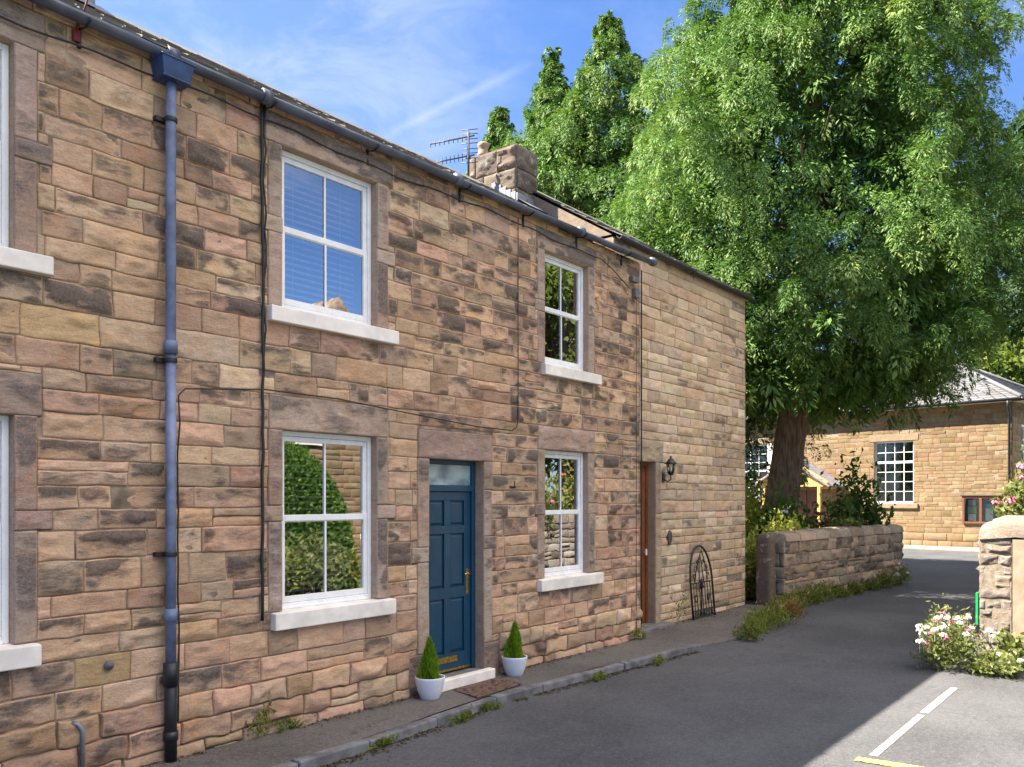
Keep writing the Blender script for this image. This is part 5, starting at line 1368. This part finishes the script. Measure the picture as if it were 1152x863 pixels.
# gabled roof with a front gable
g = MB(); ym = oy - 3.6
for x_a, x_b in ((ox0 - .2, ox1 + .2),):
    g.add([(x_a, oy + .35, 5.2), (x_b, oy + .35, 5.2), (x_b, ym, 8.2), (x_a, ym, 8.2), (x_b, oy - 7.6, 5.2), (x_a, oy - 7.6, 5.2)], [(1, 0, 3, 2), (2, 3, 5, 4)])
g.build('roof', simple('house_slate', (.14, .12, .11), .8, .25, 3, bmp=.4, bscale=9), oh, 0, OO)
g = MB(); g.add([(9 + 4.6, oy + .55, 5.2), (9 + 8.6, oy + .55, 5.2), (9 + 6.6, oy + .55, 7.5), (9 + 4.6, oy - 3, 5.2), (9 + 8.6, oy - 3, 5.2), (9 + 6.6, oy - 3, 7.5)], [(1, 0, 2), (0, 3, 5, 2), (1, 2, 5, 4)])
g.build('front_gable', M['mortar'], oh, 0, OO)

# round clipped hedge and border opposite
def hedge_ball(name, label, cat, c, rx, ry, rz_, n, mat, seed, leaf=.11):
    r = np.random.default_rng(seed); t = empty(name, c, label, cat); off = root_at(t)
    d = r.normal(size=(n, 3)); d[:, 2] = np.abs(d[:, 2]) * 1.0; d /= np.linalg.norm(d, axis=1, keepdims=True)
    k = (.82 + .2 * r.random(n)) * (1 + .10 * (fbm(d[:, 0] * 3, d[:, 1] * 3, d[:, 2] * 3, seed=seed) - .5))
    P = np.array(c) + d * k[:, None] * np.array([rx, ry, rz_]); Dv = d + r.normal(0, .7, (n, 3))
    leaves(P, Dv, leaf * r.uniform(.6, 1.3, n), leaf * .5, r.normal(.45, .2, n), 'foliage', mat, t, off=off, rs=r)
    V = []; F = []; nu, nv = 24, 10
    for j in range(nv + 1):
        for i in range(nu): a = 2 * pi * i / nu; b = pi / 2 * j / nv; V.append((c[0] + rx * .80 * cos(a) * cos(b), c[1] + ry * .80 * sin(a) * cos(b), c[2] + rz_ * .80 * sin(b)))
    for j in range(nv):
        for i in range(nu): F.append((j * nu + i, j * nu + (i + 1) % nu, (j + 1) * nu + (i + 1) % nu, (j + 1) * nu + i))
    mesh_np('inner_twigs', V, F, M['shrub_dark'], t, {'var': ('FLOAT', np.full(len(V), .2))}, off=off)
    return t


hedge_ball('clipped_hedge', 'big round clipped evergreen hedge opposite the terrace', 'hedge', (11.75, -9.2, G), 1.55, 1.5, 3.3, 30000, M['hedge'], 61)
for i, (x, y, h_) in enumerate(((9.8, -7.5, 1.2), (10.5, -7.8, 1.1), (11.3, -7.7, 1.3), (12.2, -8.0, .9), (15.2, -9.3, 1.5))):
    bush('border_shrub', ('lime green border shrub before the clipped hedge, seen in the window glass', 'spiky green border shrub before the clipped hedge', 'tall leafy border shrub beside the round hedge', 'low green border shrub right of the round hedge', 'dark bushy shrub near the opposite house')[i], 'shrub', (x, y, G), .7, .6, h_, 2600, (.16, .05), M['valerian'] if i % 2 == 0 else M['weed'], 70 + i, 'border shrubs opposite the terrace', stems=18)
for i, (x, y) in enumerate(((16.2, -5.0), (17.6, -5.2), (19.2, -5.1))):
    bush('flowering_shrub', ('coral flowered shrub behind the rubble wall', 'bushy flowering shrub growing over the rubble wall', 'leafy flowering shrub farther along the rubble wall')[i], 'shrub', (x, y, G), .85, .6, 2.6, 3200, (.13, .07), M['weed'], 80 + i, 'shrubs behind the rubble wall', stems=16, flowers=[(M['fl_coral'], 16, .07, .05)])

# ------------------------------------------------------------------ trees
def env_main(z, a):
    e = np.interp(z, [4.2, 4.9, 6.3, 9, 12, 15, 18, 21, 23], [2.2, 3.6, 6.0, 5.8, 4.5, 3.3, 2.1, 1.0, .15])
    if z < 7: e *= 1 - .22 * max(0., cos(a + .9)) * min(1, (7 - z) / 1.5)
    return float(e * (1 + .16 * sin(2 * a + 1.2) + .10 * sin(5 * a + z) + .08 * sin(3 * a - z * .8)))


conifer('cedar_tree', 'huge old cedar with drooping green sprays over the road', (21.6, 1.9, G), 22.5, env_main, M['cedar'], 130, 5, 5.0, trunk_r=.46, lp=100, ntuft=15500, lean=(1.1, -1.35), leaf=(.098, .026))


def envs(H, w):
    def e(z, a): q = z / H; return float(w * np.interp(q, [.1, .4, .62, .8, .93, 1.], [1.15, 1.1, .80, .40, .12, .01]) * (1 + .18 * sin(3 * a + z) + .1 * sin(5 * a)))
    return e


CG = 'conifers behind the roof'
conifer('conifer_tree', 'tall pointed conifer left of the huge cedar', (23.2, 7.9, G), 17.4, envs(17.4, 4.5), M['cedar'], 90, 9, 3., trunk_r=.26, lp=80, ntuft=7000, leaf=(.11, .03), group=CG)
conifer('conifer_tree', 'slimmer pointed conifer between chimney and the tallest conifer', (22.9, 10.0, G), 17.0, envs(17., 3.7), M['cedar'], 80, 13, 3., trunk_r=.22, lp=80, ntuft=6000, leaf=(.11, .03), group=CG)
conifer('conifer_tree', 'small young conifer just behind the chimney', (22.6, 12.0, G), 15.5, envs(15.5, 3.3), M['cedar'], 60, 15, 4., trunk_r=.16, lp=76, ntuft=4400, leaf=(.11, .03), group=CG)
conifer('conifer_tree', 'bluish conifer beyond the right side of the huge cedar', (35.4, -2.5, G), 16.6, lambda z, a: float(np.interp(z, [3, 6, 11, 14, 16.5], [2.5, 4.2, 3.6, 2., .3])), M['cedar_blue'], 60, 19, 8.6, trunk_r=.3, lp=70, ntuft=1700, leaf=(.15, .05), tuft=1.2)


def broadleaf(name, label, base, H, rad, n, seed, leaf=.45, group=None):
    r = np.random.default_rng(seed); t = empty(name, base, label, 'tree', group); off = root_at(t); b = np.array(base, float)
    g = MB(); g.tube([b, b + np.array([.1, .1, H * .3]), b + np.array([0, .2, H * .75])], [rad * .09, rad * .07, rad * .02], 10)
    P = []; Dv = []; Va = []
    for i in range(60):
        d = r.normal(size=3); d[2] = d[2] * .75 + .1; d /= np.linalg.norm(d); k = r.uniform(.45, .95)
        c = b + np.array([0, 0, H * .60]) + d * k * np.array([rad, rad, H * .42]); s = rad * r.uniform(.18, .32)
        g.tube([b + np.array([0, 0, H * r.uniform(.25, .5)]), (b + c) / 2 + np.array([0, 0, H * .25]), c], [rad * .03, rad * .02, .02], 5, False)
        m = int(n / 60); q_ = r.normal(size=(m, 3)); q_ /= np.linalg.norm(q_, axis=1, keepdims=True); q_ *= (r.random(m) ** .4)[:, None]
        P.append(c + q_ * s * np.array([1.1, 1.1, .8])); Dv.append(q_ + r.normal(0, .7, (m, 3))); Va.append(r.normal(.45, .15, m) + r.normal(0, .12))
    g.build('trunk', M['bark'], t, off=off); P = np.concatenate(P)
    leaves(P, np.concatenate(Dv), leaf * r.uniform(.6, 1.3, len(P)), leaf * .6, np.concatenate(Va), 'crown', M['pale_tree'], t, off=off, rs=r); return t


broadleaf('broadleaf_tree', 'leafy green tree across the lane, mirrored in the far upper window', (26, -11.5, G), 13., 5.2, 26000, 8, leaf=.26)
broadleaf('broadleaf_tree', 'pale green broadleaf tree rising behind the hall roof', (63., 2.6, G), 13.6, 5.6, 16000, 3)
broadleaf('broadleaf_tree', 'pale green broadleaf tree behind the downpipe corner of the hall', (66.5, -1.2, G), 14.8, 6., 14000, 4)

# ------------------------------------------------------------------ garden plants
bush('yellow_bush', 'bright yellow-green bush between the annex corner and the big trunk', 'bush', (20.2, 2.3, G), 1.05, .85, 2.15, 10000, (.12, .05), M['shrub_yellow'], 91, stems=34, holes=.2, flowers=[(M['fl_coral'], 12, .05, .02)])
bush('yellow_bush', 'shaded yellow-green bush beside the annex corner behind the gatepost', 'bush', (17.2, 1.0, G), .75, .55, 1.35, 4000, (.12, .05), M['shrub_yellow'], 90, stems=22, holes=.2)
bush('yellow_bush', 'low yellow-green bush behind the middle of the garden wall', 'bush', (18.9, .75, G), .9, .6, 1.55, 5000, (.12, .05), M['shrub_yellow'], 92, stems=26, holes=.2)
bush('flowering_shrub', 'dark shrub with pale mauve flower heads at the foot of the big trunk', 'shrub', (20.0, 1.1, G), .9, .7, 1.95, 4200, (.15, .08), M['shrub_dark'], 93, stems=24, flowers=[(M['fl_mauve'], 12, .10, .06)])
bush('flowering_shrub', 'mauve flowered shrub behind the yellow-green bush, left of the big trunk', 'shrub', (22.4, 3.0, G), .8, .7, 2.5, 2600, (.12, .06), M['shrub_dark'], 94, stems=16, flowers=[(M['fl_mauve'], 14, .10, .06)])
bush('rusty_shrub', 'rusty red and orange leaved shrub behind the garden wall', 'shrub', (20.9, .55, G), .65, .5, 1.85, 2600, (.12, .06), M['shrub_red'], 95, stems=16)
bush('green_shrub', 'leafy dark green shrub standing tall over the far garden wall end', 'shrub', (22.6, .25, G), 1.0, .75, 2.6, 5000, (.17, .085), M['shrub_dark'], 96, stems=24, holes=.42)
bush('green_shrub', 'low dark green shrub behind the centre of the garden wall', 'shrub', (21.3, .2, G), .7, .45, 1.7, 3200, (.14, .07), M['shrub_dark'], 97, stems=18)
# plant hanging over the wall top
bush('trailing_plant', 'grey-green plant trailing over the garden wall coping', 'plant', (20.2, -.20, 1.14), .55, .28, .22, 900, (.11, .03), M['valerian'], 98, stems=14)
# weeds along the wall foot and the yard edge: separate clumps
r = np.random.default_rng(55)
wl = [(12.3, -1.18, .45, .28), (13.1, -1.0, .42, .34), (13.9, -.95, .5, .42), (14.7, -.80, .5, .40), (15.5, -.52, .5, .38), (16.3, -.38, .45, .34), (17.1, -.40, .45, .38), (17.9, -.46, .42, .36), (18.7, -.52, .4, .30), (19.6, -.58, .38, .28), (20.5, -.66, .36, .3), (21.4, -.74, .42, .40), (22.4, -.86, .5, .62)]
wlab = ['scrubby weeds at the yard edge nearest the terrace', 'straggly weeds in the gutter before the iron trellis', 'bushy weeds at the kerb line before the annex corner', 'reddish weeds before the stone gatepost', 'weed clump at the gatepost foot', 'low weeds at the near corner of the garden wall', 'feathery weeds along the near third of the garden wall', 'leafy weed clump under the garden wall coping plant', 'thin weeds at the garden wall middle', 'sparse weeds past the garden wall middle', 'small weed tuft on the far half of the garden wall', 'weed clump before the far garden wall end', 'tall white-flowered weeds at the far garden wall end']
for i, (x, y, s_, h_) in enumerate(wl):
    bush('weed_clump', wlab[i], 'weeds', (x, y, G), s_, s_ * .55, h_ * r.uniform(.75, 1.15), 620, (.085, .022), M['shrub_red'] if i == 3 else M['weed'], 200 + i, 'weeds along the garden wall', stems=16, up=.9, holes=.3, flowers=[(M['fl_white'], 7, .045, .1)] if i == 12 else None)
# weeds in pavement joints
for i, (x, y, h_, lab) in enumerate(((4.36, -.05, .30, 'tall thin weed at the wall foot under the black cable'), (4.62, -.06, .14, 'small weed by the wall foot under the ground floor window'), (7.98, -.07, .15, 'green weed at the wall foot right of the right-hand pot'), (10.75, -.10, .22, 'weed at the wall foot by the brown door'), (5.0, -.86, .07, 'mossy tuft on the kerb edge before the window'), (6.05, -.84, .10, 'yellowed grass tuft on the kerb before the doormat'), (6.5, -.80, .08, 'green grass tuft on the kerb beside the doormat'), (8.5, -.88, .08, 'small moss tuft on the kerb past the doormat'), (9.7, -.98, .10, 'low grass tuft near the kerb end'), (12.55, .20, .55, 'thin dry stalk plant between brown door and iron trellis'))):
    bush('pavement_weed', lab, 'weed', (x, y, (PV if y > -.7 else G)), (.10 + h_ * .25) * (1 if h_ > .12 else 1.7), .05 + h_ * .12, h_, 130, (.06, .016), M['weed'], 240 + i, 'weeds growing on the pavement', stems=7, up=.9, holes=.2)
# dead leaves, grit and moss lying along the kerb, the wall foot and the yard
m = 5200; lx_ = np.concatenate([r.uniform(2.6, 10.9, 2300), r.uniform(2.4, 10.8, 1500), r.uniform(11., 15.9, 800), r.uniform(12., 22.8, 600)])
ly_ = np.concatenate([np.interp(lx_[:2300], kx, ky) - .01 - np.abs(r.normal(0, .055, 2300)), -.012 - np.abs(r.normal(0, .06, 1500)), ANX - .02 - np.abs(r.normal(0, .25, 800)), np.interp(lx_[4600:], [12, 14.7, 16.4, 22.8], [-1.2, -.9, -.25, -.85]) - np.abs(r.normal(.1, .22, 600))])
lz_ = np.concatenate([np.full(2300, G + .006), np.full(1500, PV + .020), np.full(800, G + .05), np.full(600, G + .007)])
cl_ = fbm(lx_ * 2.2, ly_ * 2., seed=91, o=2) > .45
lx_, ly_, lz_ = lx_[cl_], ly_[cl_], lz_[cl_]; m = len(lx_)
dl_ = r.normal(0, 1, (m, 3)); dl_[:, 2] *= .15; nl_ = np.tile([0., 0., 1.], (m, 1)) + r.normal(0, .2, (m, 3))
litter = leaf_material('dead_leaf_litter', (.028, .022, .016), (.085, .058, .032), (.17, .13, .055), .1, .8)
o = leaves(np.stack([lx_, ly_, lz_], 1), dl_, r.uniform(.012, .045, m), r.uniform(.008, .022, m), r.random(m), 'leaf_litter', litter, rs=r, nrm=nl_); o['kind'] = 'stuff'
# valerian by the right wall
bush('valerian_plant', 'large valerian with white and pink flower heads at the rubble wall foot', 'plant', (11.85, -3.95, G), .58, .34, .66, 2200, (.07, .026), M['valerian'], 301, stems=38, up=.5, holes=.3, flowers=[(M['fl_white'], 26, .05, .17), (M['fl_pink'], 8, .045, .14), (M['fl_mauve'], 9, .05, .08)])
bush('valerian_plant', 'low white-flowered valerian sprawling before the gate pier', 'plant', (11.75, -4.50, G), .46, .30, .24, 1700, (.075, .034), M['valerian'], 302, stems=26, up=.4, holes=.28, flowers=[(M['fl_white'], 12, .045, .03)])
bush('valerian_plant', 'pale valerian shoots against the gate pier', 'plant', (12.1, -4.62, G), .24, .18, .55, 600, (.085, .045), M['valerian'], 303, stems=12, up=.4, flowers=[(M['fl_white'], 6, .04, .02)])
bush('valerian_plant', 'pink valerian rising above the rubble wall beside the notice board', 'plant', (14.6, -4.4, 1.2), .45, .35, 1.05, 2200, (.10, .04), M['valerian'], 304, stems=22, flowers=[(M['fl_pink'], 16, .07, .08)])
